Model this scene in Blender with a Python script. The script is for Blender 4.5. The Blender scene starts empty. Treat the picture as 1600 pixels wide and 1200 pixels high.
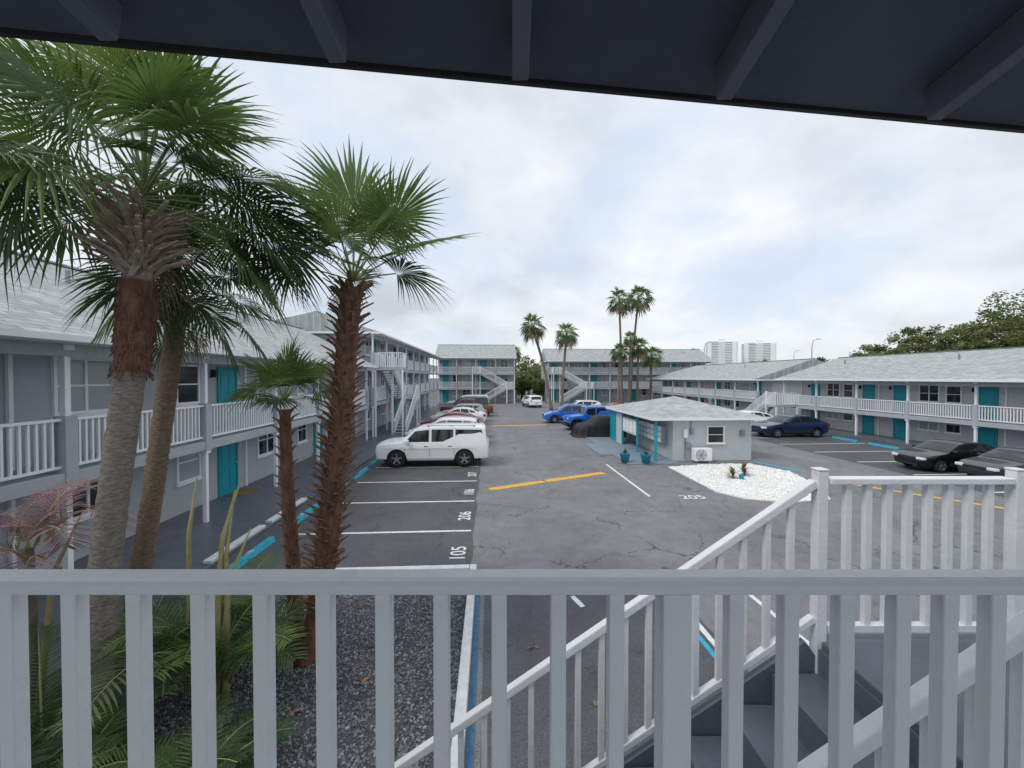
import bpy, bmesh, math, random
from mathutils import Vector, Matrix, Euler
R=math.radians; PI=math.pi
C=bpy.context.scene.collection
rng=random.Random(7)
H=4.1; F=620.0; A=0.0564; HZ=590.0
ca,sa=math.cos(A),math.sin(A)
def W(xc,d,z=0): return Vector((xc*ca+d*sa,-xc*sa+d*ca,z))
def G(px,py,z=0):
    d=F*(H-z)/(py-HZ); return W((px-800)/F*d,d,z)
def Q(px,py,d):
    return W((px-800)/F*d,d,H-(py-HZ)/F*d)
# ---------------------------------------------------------------- materials
M={}
def lin(c): return tuple(c)+(1,) if len(c)==3 else c
def mat(name,c,rough=.7,var=.15,scale=4,bump=.0,bscale=30,metal=0,spec=.4,c2=None,transl=0,stretch=None,coat=0):
    m=bpy.data.materials.new(name); m.use_nodes=True; nt=m.node_tree; N=nt.nodes; L=nt.links
    b=N['Principled BSDF']; b.inputs['Roughness'].default_value=rough; b.inputs['Metallic'].default_value=metal
    b.inputs['Specular IOR Level'].default_value=spec
    if coat: b.inputs['Coat Weight'].default_value=coat; b.inputs['Coat Roughness'].default_value=.05
    tc=N.new('ShaderNodeTexCoord'); vec=tc.outputs['Object']
    if stretch:
        mp=N.new('ShaderNodeMapping'); mp.inputs['Scale'].default_value=stretch; L.new(vec,mp.inputs[0]); vec=mp.outputs[0]
    no=N.new('ShaderNodeTexNoise'); no.inputs['Scale'].default_value=scale; no.inputs['Detail'].default_value=6; no.inputs['Roughness'].default_value=.65
    L.new(vec,no.inputs['Vector'])
    rp=N.new('ShaderNodeValToRGB'); e=rp.color_ramp.elements
    e[0].position=.3; e[1].position=.7
    if c2 is None:
        e[0].color=lin([x*(1-var) for x in c]); e[1].color=lin([min(1,x*(1+var)) for x in c])
    else: e[0].color=lin(c); e[1].color=lin(c2)
    L.new(no.outputs[0],rp.inputs[0]); L.new(rp.outputs[0],b.inputs['Base Color'])
    if bump:
        n2=N.new('ShaderNodeTexNoise'); n2.inputs['Scale'].default_value=bscale; n2.inputs['Detail'].default_value=5; L.new(vec,n2.inputs['Vector'])
        bp=N.new('ShaderNodeBump'); bp.inputs['Strength'].default_value=bump; bp.inputs['Distance'].default_value=.02
        L.new(n2.outputs[0],bp.inputs['Height']); L.new(bp.outputs[0],b.inputs['Normal'])
    if transl:
        t=N.new('ShaderNodeBsdfTranslucent'); L.new(rp.outputs[0],t.inputs[0]); mx=N.new('ShaderNodeMixShader'); mx.inputs[0].default_value=transl
        L.new(b.outputs[0],mx.inputs[1]); L.new(t.outputs[0],mx.inputs[2]); L.new(mx.outputs[0],N['Material Output'].inputs[0])
    M[name]=m; return m
mat('white',(.84,.85,.86),.45,.04,3,.1,40)
mat('railwhite',(.68,.70,.725),.36,.06,5,.2,30)
mat('stairwhite',(.80,.81,.825),.36,.05,5,.2,30)
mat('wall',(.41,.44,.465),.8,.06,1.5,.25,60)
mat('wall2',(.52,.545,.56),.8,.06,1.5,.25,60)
mat('slabgrey',(.41,.44,.465),.75,.1,2,.2,50)
mat('teal',(.012,.31,.38),.4,.08,3)
mat('tealpaint',(.03,.38,.52),.6,.25,9,.3,60)
mat('bluepaint',(.05,.15,.27),.7,.35,9)
mat('deckpaint',(.12,.135,.165),.38,.25,2.2,.2,40)
mat('stairpaint',(.13,.15,.185),.38,.18,3,.2,50)
mat('floorpaint',(.32,.34,.37),.5,.15,3,.2,50)
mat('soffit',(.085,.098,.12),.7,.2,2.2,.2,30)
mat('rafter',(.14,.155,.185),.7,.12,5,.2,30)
mat('marking',(.7,.71,.71),.8,.25,14)
mat('fademark',(.45,.46,.46),.8,.3,10)
mat('yellow',(.72,.40,.06),.75,.25,8)
mat('ground',(.13,.135,.12),.95,.3,.15)
mat('kerbwhite',(.66,.68,.69),.7,.15,5,.3,40)
mat('bluepad',(.20,.25,.30),.6,.15,2,.1,40)
mat('glass',(.02,.024,.028),.06,.2,2,spec=.8)
mat('blind',(.40,.42,.43),.12,.1,(3),spec=.6,stretch=(1,1,30))
mat('carglass',(.012,.014,.016),.05,.1,2,spec=.7)
mat('tyre',(.018,.018,.019),.85,.2,10)
mat('rim',(.42,.43,.45),.3,.05,5,metal=.8)
mat('chrome',(.6,.6,.62),.2,.05,5,metal=.9)
mat('blacktrim',(.02,.02,.022),.55,.2,5)
mat('lamp',(.75,.76,.78),.1,.05,30)
mat('redlamp',(.35,.012,.012),.15,.1,30)
mat('plate',(.6,.62,.6),.5,.1,40)
for n,c in dict(pwhite=(.86,.87,.88),pred=(.40,.015,.02),pdred=(.16,.01,.014),pblue=(.01,.14,.58),pnavy=(.006,.018,.075),pblack=(.006,.007,.008),pgrey=(.03,.032,.037),pbrown=(.14,.055,.035),psilver=(.4,.41,.43)).items():
    mat(n,c,.3,.02,1,spec=.4,coat=.6)
mat('tarp',(.014,.015,.017),.6,.3,3,.5,9)
mat('bark',(.13,.10,.075),.95,.4,9,.9,22,c2=(.27,.235,.2),stretch=(1,1,3.5))
mat('barkgrey',(.13,.11,.09),.95,.4,16,1,38,c2=(.38,.34,.29),stretch=(1,1,3.2))
mat('barkwarm',(.13,.09,.06),.95,.4,14,1,34,c2=(.34,.26,.185),stretch=(1,1,3.0))
mat('barkred',(.075,.036,.025),.95,.4,12,1,30,c2=(.24,.125,.08),stretch=(1,1,.35))
mat('bootred',(.10,.052,.035),.9,.4,9,.6,40,c2=(.29,.18,.12),stretch=(1,1,.3))
mat('bootgrey',(.26,.19,.15),.9,.4,9,.6,40,c2=(.64,.52,.42),stretch=(1,1,.3))
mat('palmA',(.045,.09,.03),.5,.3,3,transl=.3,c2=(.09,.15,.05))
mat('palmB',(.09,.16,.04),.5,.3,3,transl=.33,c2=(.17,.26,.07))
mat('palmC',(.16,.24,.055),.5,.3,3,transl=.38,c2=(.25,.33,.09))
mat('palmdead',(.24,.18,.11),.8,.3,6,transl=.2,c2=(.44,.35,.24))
mat('petiole',(.17,.22,.08),.5,.2,6,c2=(.28,.32,.15))
mat('cane',(.26,.24,.10),.6,.3,8,c2=(.44,.40,.2))
mat('fernA',(.025,.055,.02),.5,.3,3,transl=.25,c2=(.05,.10,.03))
mat('fernB',(.05,.10,.03),.5,.3,3,transl=.28,c2=(.10,.16,.045))
mat('tired',(.22,.11,.13),.7,.3,6,transl=.3,c2=(.46,.30,.32))
mat('leafA',(.05,.085,.025),.7,.3,1,transl=.3,c2=(.09,.14,.04))
mat('leafB',(.11,.16,.045),.7,.3,1,transl=.35,c2=(.20,.25,.08))
mat('leafC',(.18,.20,.08),.7,.3,1,transl=.35,c2=(.30,.30,.14))
mat('wood',(.14,.12,.10),.9,.3,6,.4,20)
mat('st1',(.10,.105,.115),.85,.3,30); mat('st2',(.17,.18,.195),.85,.3,30); mat('st3',(.29,.305,.325),.85,.3,30)
mat('ws1',(.74,.73,.71),.85,.15,30); mat('ws2',(.86,.855,.84),.85,.08,30)
mat('soil',(.07,.073,.08),.95,.5,14,.8,60)
mat('towerw',(.9,.91,.92),.6,.05,.05); mat('towerg',(.3,.5,.6),.2,.3,.05)
mat('metalgrey',(.3,.32,.34),.45,.1,5,metal=.5)
mat('tealpot',(.02,.25,.37),.35,.1,5)
mat('doormat',(.25,.15,.07),.95,.3,20)
def asphalt(name,c,crack=True,crs=.28):
    m=bpy.data.materials.new(name); m.use_nodes=True; nt=m.node_tree; N=nt.nodes; L=nt.links; b=N['Principled BSDF']
    tc=N.new('ShaderNodeTexCoord'); v=tc.outputs['Object']
    def noise(s,d=6,r=.6):
        n=N.new('ShaderNodeTexNoise'); n.inputs['Scale'].default_value=s; n.inputs['Detail'].default_value=d; n.inputs['Roughness'].default_value=r; L.new(v,n.inputs['Vector']); return n
    def mixc(f,a,b_,mode='MIX'):
        x=N.new('ShaderNodeMix'); x.data_type='RGBA'; x.blend_type=mode
        if isinstance(f,float): x.inputs[0].default_value=f
        else: L.new(f,x.inputs[0])
        for s,i in ((a,6),(b_,7)):
            if isinstance(s,tuple): x.inputs[i].default_value=s
            else: L.new(s,x.inputs[i])
        return x.outputs[2]
    def ramp(src,p0,p1,c0,c1):
        r=N.new('ShaderNodeValToRGB'); r.color_ramp.elements[0].position=p0; r.color_ramp.elements[1].position=p1
        r.color_ramp.elements[0].color=lin(c0); r.color_ramp.elements[1].color=lin(c1); L.new(src,r.inputs[0]); return r.outputs[0]
    big=noise(.35,8,.7); fine=noise(48,3,.7); mid=noise(2.3,5,.7)
    col=mixc(1.0,ramp(big.outputs[0],.32,.68,[x*.78 for x in c],[x*1.24 for x in c]),ramp(fine.outputs[0],.3,.72,(.5,.5,.5),(1.6,1.6,1.6)),'MULTIPLY')
    col=mixc(1.0,col,ramp(mid.outputs[0],.35,.6,(.84,.84,.84),(1.07,1.07,1.07)),'MULTIPLY')
    if crack:
        dist=noise(.9,5,.65); mp=N.new('ShaderNodeVectorMath'); mp.operation='MULTIPLY_ADD'
        L.new(dist.outputs[1],mp.inputs[0]); mp.inputs[1].default_value=(1.9,1.9,0); L.new(v,mp.inputs[2])
        for s,wd,kk in ((crs,.008,.75),(crs*2.6,.009,.5)):
            vo=N.new('ShaderNodeTexVoronoi'); vo.feature='DISTANCE_TO_EDGE'; vo.inputs['Scale'].default_value=s; L.new(mp.outputs[0],vo.inputs['Vector'])
            cr=N.new('ShaderNodeMapRange'); cr.inputs[1].default_value=0; cr.inputs[2].default_value=wd; cr.inputs[3].default_value=kk*1.3; cr.inputs[4].default_value=0; L.new(vo.outputs[0],cr.inputs[0])
            ms=noise(.5 if s<.5 else .8,2); mr=N.new('ShaderNodeMapRange'); mr.inputs[1].default_value=.42; mr.inputs[2].default_value=.56; L.new(ms.outputs[0],mr.inputs[0])
            mu=N.new('ShaderNodeMath'); mu.operation='MULTIPLY'; mu.use_clamp=True; L.new(cr.outputs[0],mu.inputs[0]); L.new(mr.outputs[0],mu.inputs[1])
            col=mixc(mu.outputs[0],col,(.025,.025,.027,1))
    L.new(col,b.inputs['Base Color']); 
    rr=N.new('ShaderNodeMapRange'); rr.inputs[3].default_value=.6; rr.inputs[4].default_value=.92; L.new(mid.outputs[0],rr.inputs[0]); L.new(rr.outputs[0],b.inputs['Roughness'])
    bp=N.new('ShaderNodeBump'); bp.inputs['Strength'].default_value=.5; bp.inputs['Distance'].default_value=.01; L.new(fine.outputs[0],bp.inputs['Height']); L.new(bp.outputs[0],b.inputs['Normal'])
    M[name]=m
asphalt('asphalt',(.18,.185,.193)); asphalt('asphaltdark',(.085,.089,.098),True,.2)
def shingle(name,c):
    m=bpy.data.materials.new(name); m.use_nodes=True; nt=m.node_tree; N=nt.nodes; L=nt.links; b=N['Principled BSDF']
    tc=N.new('ShaderNodeTexCoord'); br=N.new('ShaderNodeTexBrick'); L.new(tc.outputs['Object'],br.inputs['Vector'])
    br.inputs['Scale'].default_value=1; br.inputs['Brick Width'].default_value=.32; br.inputs['Row Height'].default_value=.14; br.inputs['Mortar Size'].default_value=.008
    br.inputs['Color1'].default_value=lin([x*.82 for x in c]); br.inputs['Color2'].default_value=lin([x*1.15 for x in c]); br.inputs['Mortar'].default_value=lin([x*.55 for x in c])
    no=N.new('ShaderNodeTexNoise'); no.inputs['Scale'].default_value=2.5; no.inputs['Detail'].default_value=8; L.new(tc.outputs['Object'],no.inputs['Vector'])
    r=N.new('ShaderNodeValToRGB'); r.color_ramp.elements[0].color=(.88,.88,.88,1); r.color_ramp.elements[1].color=(1.08,1.08,1.08,1); r.color_ramp.elements[0].position=.35;r.color_ramp.elements[1].position=.65; L.new(no.outputs[0],r.inputs[0])
    x=N.new('ShaderNodeMix'); x.data_type='RGBA'; x.blend_type='MULTIPLY'; x.inputs[0].default_value=1; L.new(br.outputs[0],x.inputs[6]); L.new(r.outputs[0],x.inputs[7]); L.new(x.outputs[2],b.inputs['Base Color'])
    b.inputs['Roughness'].default_value=.9
    bp=N.new('ShaderNodeBump'); bp.inputs['Strength'].default_value=.5; bp.inputs['Distance'].default_value=.01; L.new(br.outputs[1],bp.inputs['Height']); bp.invert=True; L.new(bp.outputs[0],b.inputs['Normal'])
    M[name]=m
shingle('shingle',(.43,.455,.455)); shingle('shingle2',(.40,.44,.43))
# ---------------------------------------------------------------- mesh builder
class MB:
    def __init__(s): s.v=[]; s.f=[]; s.m=[]
    def add(s,vs,fs,mi=0):
        o=len(s.v); s.v+= [tuple(p) for p in vs]
        for f in fs: s.f.append(tuple(i+o for i in f)); s.m.append(mi)
    def box(s,x0,x1,y0,y1,z0,z1,mi=0):
        s.add([(x0,y0,z0),(x1,y0,z0),(x1,y1,z0),(x0,y1,z0),(x0,y0,z1),(x1,y0,z1),(x1,y1,z1),(x0,y1,z1)],[(0,3,2,1),(4,5,6,7),(0,1,5,4),(1,2,6,5),(2,3,7,6),(3,0,4,7)],mi)
    def bar(s,p,q,w,h,mi=0,w2=None,h2=None,side=None):
        p=Vector(p);q=Vector(q);d=(q-p).normalized()
        sd=side if side is not None else d.cross(Vector((0,0,1)))
        if sd.length<1e-4: sd=Vector((1,0,0))
        sd=sd.normalized(); up=sd.cross(d).normalized(); w2=w if w2 is None else w2; h2=h if h2 is None else h2
        vs=[]
        for c,a,b in ((p,w/2,h/2),(q,w2/2,h2/2)):
            for i,j in ((-1,-1),(1,-1),(1,1),(-1,1)): vs.append(c+sd*a*i+up*b*j)
        s.add(vs,[(0,1,2,3),(7,6,5,4),(0,4,5,1),(1,5,6,2),(2,6,7,3),(3,7,4,0)],mi)
    def tube(s,pts,rad,n=8,mi=0,cap=True,jit=0,rg=None):
        pts=[Vector(p) for p in pts]; o=[]
        for i,p in enumerate(pts):
            d=(pts[min(i+1,len(pts)-1)]-pts[max(i-1,0)]).normalized()
            ref=Vector((1,0,0)) if abs(d.x)<.9 else Vector((0,1,0))
            a=d.cross(ref).normalized(); b=d.cross(a).normalized(); r=rad[i] if isinstance(rad,(list,tuple)) else rad
            for k in range(n):
                t=2*PI*k/n; rr=r*(1+(rg.uniform(-jit,jit) if jit else 0)); o.append(p+a*math.cos(t)*rr+b*math.sin(t)*rr)
        fs=[(i*n+k,i*n+(k+1)%n,(i+1)*n+(k+1)%n,(i+1)*n+k) for i in range(len(pts)-1) for k in range(n)]
        if cap: fs+=[tuple(range(n))[::-1],tuple((len(pts)-1)*n+k for k in range(n))]
        s.add(o,fs,mi)
    def lathe(s,prof,n=24,c=(0,0,0),axis='z',mi=0):
        o=[]
        for r,h in prof:
            for k in range(n):
                t=2*PI*k/n; x,y=r*math.cos(t),r*math.sin(t)
                p=(x,y,h) if axis=='z' else (x,h,y)
                o.append((p[0]+c[0],p[1]+c[1],p[2]+c[2]))
        fs=[(i*n+k,i*n+(k+1)%n,(i+1)*n+(k+1)%n,(i+1)*n+k) for i in range(len(prof)-1) for k in range(n)]
        s.add(o,fs,mi)
    def prism(s,poly,axis,a,b,mi=0):
        f={'x':lambda p,t:(t,p[0],p[1]),'y':lambda p,t:(p[0],t,p[1]),'z':lambda p,t:(p[0],p[1],t)}[axis]
        n=len(poly); s.add([f(p,a) for p in poly]+[f(p,b) for p in poly],[tuple(range(n)),tuple(range(n,2*n))[::-1]]+[(i,i+n,(i+1)%n+n,(i+1)%n) for i in range(n)],mi)
    def mesh(s,name,mats,smooth=False):
        me=bpy.data.meshes.new(name); me.from_pydata(s.v,[],s.f)
        for m in (mats if isinstance(mats,(list,tuple)) else [mats]): me.materials.append(M[m])
        me.polygons.foreach_set('material_index',s.m)
        if smooth: me.polygons.foreach_set('use_smooth',[True]*len(s.f))
        me.validate(); me.update(); return me
    def build(s,name,mats,parent=None,loc=(0,0,0),rot=0,smooth=False,bevel=0,fix=True):
        me=s.mesh(name,mats,smooth)
        if fix:
            bm=bmesh.new(); bm.from_mesh(me); bmesh.ops.recalc_face_normals(bm,faces=bm.faces); bm.to_mesh(me); bm.free()
        return link(name,me,parent,loc,rot,bevel)
def link(name,me,parent=None,loc=(0,0,0),rot=0,bevel=0,scale=None):
    o=bpy.data.objects.new(name,me); C.objects.link(o); o.location=loc; o.rotation_euler=(0,0,rot)
    if scale: o.scale=scale
    if parent: o.parent=parent
    if bevel:
        b=o.modifiers.new('bevel','BEVEL'); b.width=bevel; b.segments=2; b.limit_method='ANGLE'; b.angle_limit=R(35)
    return o
def tag(o,label,cat,group=None):
    o['label']=label; o['category']=cat
    if group: o['group']=group
    return o
def thing(name,label,cat,loc=(0,0,0),rot=0,group=None):
    o=bpy.data.objects.new(name,None); C.objects.link(o); o.location=loc; o.rotation_euler=(0,0,rot); return tag(o,label,cat,group)
def struct(o): o['kind']='structure'; return o
def text_mesh(s,size,m,ext=0):
    cu=bpy.data.curves.new('t','FONT'); cu.body=s; cu.size=size; cu.align_x='CENTER'; cu.align_y='CENTER'; cu.offset=size*.012; cu.extrude=ext
    o=bpy.data.objects.new('t',cu); C.objects.link(o); bpy.context.view_layer.update()
    me=bpy.data.meshes.new_from_object(o.evaluated_get(bpy.context.evaluated_depsgraph_get())); bpy.data.objects.remove(o)
    me.materials.clear(); me.materials.append(M[m]); return me
# ---------------------------------------------------------------- ground
b=MB(); b.add([(-2500,-2500,-.004),(2500,-2500,-.004),(2500,2500,-.004),(-2500,2500,-.004)],[(0,1,2,3)]); struct(b.build('ground','ground'))
b=MB(); b.add([(-12,-12,0),(45,-12,0),(45,75,0),(-12,75,0)],[(0,1,2,3)]); lot=struct(b.build('parking_lot','asphalt'))
def wob(name,x0,x1,y0,y1,m,seed):
    r=random.Random(seed); P=[]
    n=int((y1-y0)/.6)
    for i in range(n+1): P.append((x1+r.uniform(-.05,.05),y0+(y1-y0)*i/n,.004))
    P+= [(x0,y1,.004),(x0,y0,.004)]
    b=MB(); b.add(P,[tuple(range(len(P)))]); b.build(name,m,lot)
wob('stall_paving',-5.95,-.42,8.45,58,'asphaltdark',1); wob('stall_paving',17.6,24.9,9,58,'asphaltdark',2); wob('stall_paving',-.1,3.6,-3,7.6,'asphaltdark',3)
def strip(name,p,q,w,m,z=.008):
    p=Vector(p[:2]);q=Vector(q[:2]);d=(q-p).normalized();n=Vector((-d.y,d.x))*w/2
    b=MB(); k=max(2,int((q-p).length/.35)); vs=[];r=random.Random(hash((round(p.x,2),round(p.y,2)))&999)
    for i in range(k+1):
        c=p.lerp(q,i/k); j=1+r.uniform(-.12,.12); vs+=[(c.x+n.x*j,c.y+n.y*j,z),(c.x-n.x*j,c.y-n.y*j,z)]
    b.add(vs,[(2*i,2*i+1,2*i+3,2*i+2) for i in range(k)]); return b.build(name,m,lot)
for i in range(18):
    v=10.6+2.56*i
    strip('stall_line',(-5.15,v),(-.5,v),.1,'marking' if i<6 else 'fademark')
for i,t in enumerate(['105','206','106','207']):
    o=link('stall_number',text_mesh(t,.5,'marking'),lot,(-.72,[9.25,11.75,14.2,16.8][i],.009),PI/2)
o=link('stall_number',text_mesh('205',.58,'marking'),lot,tuple(G(1084,778))[:2]+(.009,),0); 
strip('yellow_stripe',(0,14.5),(2.12,15.48),.36,'yellow'); strip('yellow_stripe',(2.22,15.54),(4.9,16.75),.36,'yellow')
strip('yellow_stripe',(.2,33.5),(4.9,34.2),.4,'yellow'); strip('yellow_stripe',G(1330,757),G(1600,800),.22,'yellow')
strip('bay_line',(5.5,13.3),(5.5,18.4),.1,'marking')
strip('bay_line',(3.45,3.2),(3.45,7.4),.09,'marking'); strip('blue_line',(3.3,2.6),(3.3,7.2),.08,'tealpaint'); strip('bay_line',G(895,935),G(912,952),.1,'marking')
strip('bay_line',(4.9,2.2),(4.9,7.2),.09,'marking'); strip('blue_line',(-.22,-3),(-.22,8.4),.08,'bluepaint')
for i in range(16):
    v=13.1+2.56*i
    strip('stall_line',(17.8,v),(23.3,v),.1,'marking')
for i in range(8):
    v=24.8+2.56*i
    if v>25: strip('stall_line',(5.6,v),(9.5 if v<27 else 10.5,v),.1,'fademark')
strip('access_line',G(1178,722),G(1262,738),.22,'tealpaint'); strip('access_line',G(1176,728),G(1250,738),.1,'tealpaint'); strip('access_line',G(1172,733),G(1225,740),.2,'tealpaint')
# sidewalks
b=MB(); b.box(-9.1,-5.95,-6,62,-.1,.1); struct(b.build('sidewalk','deckpaint',bevel=.02))
b=MB(); b.box(24.9,27.2,9,62,-.1,.1); struct(b.build('sidewalk','deckpaint',bevel=.02))
b=MB(); b.box(6.5,8.96,18.2,26.5,-.1,.06); b.box(5.8,6.5,20.5,24,-.1,.058); struct(b.build('pavement','bluepad',bevel=.01))
# gravel bed
b=MB(); b.box(-5.94,-.4,-2,8.25,-.05,.03); struct(b.build('planting_bed','soil'))
b=MB(); b.box(-.42,-.28,-2.2,8.43,-.05,.13); struct(b.build('kerb','kerbwhite',bevel=.015))
b=MB(); b.box(-5.0,-.43,8.26,8.43,-.05,.128); struct(b.build('kerb','kerbwhite',bevel=.015))
def stones(name,inside,x0,x1,y0,y1,n,s0,s1,mats,z,label):
    b=MB(); r=random.Random(5)
    oct_=[(1,0,0),(0,1,0),(-1,0,0),(0,-1,0),(0,0,1),(.7,.7,.6),(-.7,.7,.55),(-.7,-.7,.6),(.7,-.7,.5)]
    fs=[(0,5,8),(0,1,5),(1,6,5),(1,2,6),(2,7,6),(2,3,7),(3,8,7),(3,0,8),(4,8,5),(4,5,6),(4,6,7),(4,7,8)]
    k=0
    while k<n:
        x=r.uniform(x0,x1); y=r.uniform(y0,y1)
        if not inside(x,y): k+=.3; continue
        k+=1; s=r.uniform(s0,s1); t=r.uniform(0,6.28); c,sn=math.cos(t),math.sin(t); ax,ay,az=s*r.uniform(.7,1.2),s*r.uniform(.5,1),s*r.uniform(.5,.9); tl=r.uniform(-.5,.5)
        b.add([(x+(p[0]*ax*c-p[1]*ay*sn),y+(p[0]*ax*sn+p[1]*ay*c),z+p[2]*az*1.2+p[0]*tl*ax) for p in oct_],fs,r.choice([0,0,1,1,1,2]) if len(mats)==3 else r.choice([0,1]))
    o=b.build(name,mats,fix=False); o['kind']='stuff'; o['label']=label; o['category']='gravel'; return o
stones('gravel',lambda x,y:True,-4.4,-.43,2.4,8.2,24000,.011,.026,['st1','st2','st3'],.03,'grey crushed stone covering the planting bed below the balcony')
wp=[G(1045,731),G(1110,727),G(1172,726),G(1235,738),G(1290,765),G(1300,782),G(1235,787),G(1165,781),G(1120,770),G(1085,752)]
def inpoly(x,y,P=wp):
    c=False
    for i in range(len(P)):
        a,b_=P[i],P[i-1]
        if (a.y>y)!=(b_.y>y) and x<(b_.x-a.x)*(y-a.y)/(b_.y-a.y)+a.x: c=not c
    return c
b=MB(); n=len(wp); b.prism([(p.x,p.y) for p in wp],'z',-.02,.03); struct(b.build('gravel_bed','ws1'))
stones('gravel',inpoly,min(p.x for p in wp),max(p.x for p in wp),min(p.y for p in wp),max(p.y for p in wp),6000,.02,.05,['ws1','ws2'],.03,'white stone gravel in front of the small utility building')
rl=random.Random(9)
for i,(px,py) in enumerate(((560,1075),(548,1050),(655,985),(380,1165),(690,1120),(610,1010),(450,1120),(835,1015),(930,1110))):
    p=G(px,py,.06 if i<7 else .015); b=MB()
    for k in range(3):
        a=rl.uniform(0,6.28); d=Vector((math.cos(a),math.sin(a),0)); s_=Vector((-d.y,d.x,0)); L_=rl.uniform(.08,.16)
        b.add([(0,0,.01),d*L_*.5+s_*.02+Vector((0,0,.03)),d*L_+Vector((0,0,.01)),d*L_*.5-s_*.02+Vector((0,0,.012))],[(0,1,2,3)])
    tag(b.build('fallen_leaf','tired' if i%2 else 'palmdead',None,p,fix=False),'dry fallen leaf lying on the ground below the balcony','leaf','fallen leaves below the balcony')
# wheel stops
def wheelstop(u,v,rot,label,txt=None,m='tealpaint',g='teal wheel stops at the left stalls'):
    t=thing('wheel_stop',label,'wheel stop',(u,v,.008),rot,g)
    b=MB(); b.prism([(-.1,0),(.1,0),(.06,.12),(-.06,.12)],'x',-.9,.9); b.build('block',m,t,bevel=.01)
    if txt: link('number',text_mesh(txt,.15,'marking'),t,(0,0,.1225),0)
for i in range(10):
    wheelstop(-5.45,9.3+2.56*i,PI/2,('teal wheel stop marked 105 at the nearest left stall' if i==0 else 'teal wheel stop marked 206, second from the front on the left' if i==1 else 'teal concrete wheel stop along the left sidewalk beyond the second stall'),['105','206',None][min(i,2)],g='teal wheel stops at the left stalls' if i>1 else None)
for i in range(2,9):
    wheelstop(23.2,14.4+2.56*i,PI/2,'teal concrete wheel stop in front of the right building sidewalk',g='teal wheel stops on the right side')
for i,(v) in enumerate((9.9,12.3)):
    b=MB(); b.box(-6.15,-5.97,v-1.1,v+1.0,.1,.17); tag(b.build('kerb_block','kerbwhite',bevel=.01),['pale concrete kerb block lying beside the nearest teal wheel stop','pale concrete kerb block behind the second teal wheel stop'][i],'kerb block')
# ---------------------------------------------------------------- windows / doors
def win_meshes(w,h,sill=True,div=1):
    b=MB(); t=.07
    b.box(-w/2,w/2,-.06,.0,0,t); b.box(-w/2,w/2,-.06,0,h-t,h); b.box(-w/2,-w/2+t,-.058,0,t,h-t); b.box(w/2-t,w/2,-.058,0,t,h-t)
    for i in range(div): 
        x=-w/2+w*(i+1)/(div+1); b.box(x-.03,x+.03,-.05,0,t,h-t)
    b.box(-w/2+t,w/2-t,-.045,0,h*.5-.02,h*.5+.02)
    if sill: b.box(-w/2-.06,w/2+.06,-.1,0,-.06,-.002)
    p=MB(); p.box(-w/2+t+.002,w/2-t-.002,-.02,-.006,t+.002,h-t-.002)
    return b.mesh('window_frame','white'),p.mesh('pane','glass'),p.mesh('pane','blind')
WIN={'w':win_meshes(1.35,1.25,True,1),'n':win_meshes(.95,1.2,True,0),'b':win_meshes(1.8,1.3,True,2)}
b=MB(); b.box(-.43,.43,-.03,-.004,0,2.02)
for x in (-.2,.2):
    for z0,z1 in ((.2,.85),(1.0,1.85)): b.box(x-.14,x+.14,-.042,-.028,z0,z1)
DOOR=b.mesh('door','teal')
b=MB(); b.box(-.5,-.432,-.06,0,0,2.1); b.box(.432,.5,-.06,0,0,2.1); b.box(-.43,.43,-.06,0,2.03,2.1); DFR=b.mesh('door_frame','teal')
b=MB(); b.lathe([(0,-.11),(.035,-.1),(.035,-.06),(.015,-.05),(.015,-.03)],10,(0.34,0,1),'y'); DH=b.mesh('handle','chrome',True)
b=MB(); b.box(-.07,.07,-.012,0,0,.1); DP=b.mesh('number_plate','plate')
b=MB(); b.box(-.08,.08,-.1,0,0,.04); b.box(-.05,.05,-.14,-.02,.04,.26); LAN=b.mesh('wall_light','blacktrim')
def add_window(par,k,x,y,z,s=1,rg=rng):
    fr,gl,bl=WIN[k]; o=link('window',fr,par,(x,y,z),0,0,(s,s,s)); link('pane',gl if rg.random()<.6 else bl,o)
def add_door(par,x,y,z,s=1):
    o=link('door',DOOR,par,(x,y,z),0,0,(s,s,s)); link('frame',DFR,o); link('handle',DH,o); link('number_plate',DP,par,(x+.68*s,y,z+1.5*s)); link('wall_light',LAN,par,(x-.75*s,y,z+1.75*s),0,0,(s,s,s))
def rail_mesh(L,h=1.0,sp=.125,w=.038):
    b=MB(); b.box(0,L,-.045,.045,h-.05,h); b.box(0,L,-.025,.025,.08,.13)
    n=int(L/sp); 
    for i in range(n+1):
        x=(L-n*sp)/2+i*sp
        if .03<x<L-.03: b.box(x-w/2,x+w/2,-w/2,w/2,.13,h-.05)
    return b.mesh('railing','white')
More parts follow.
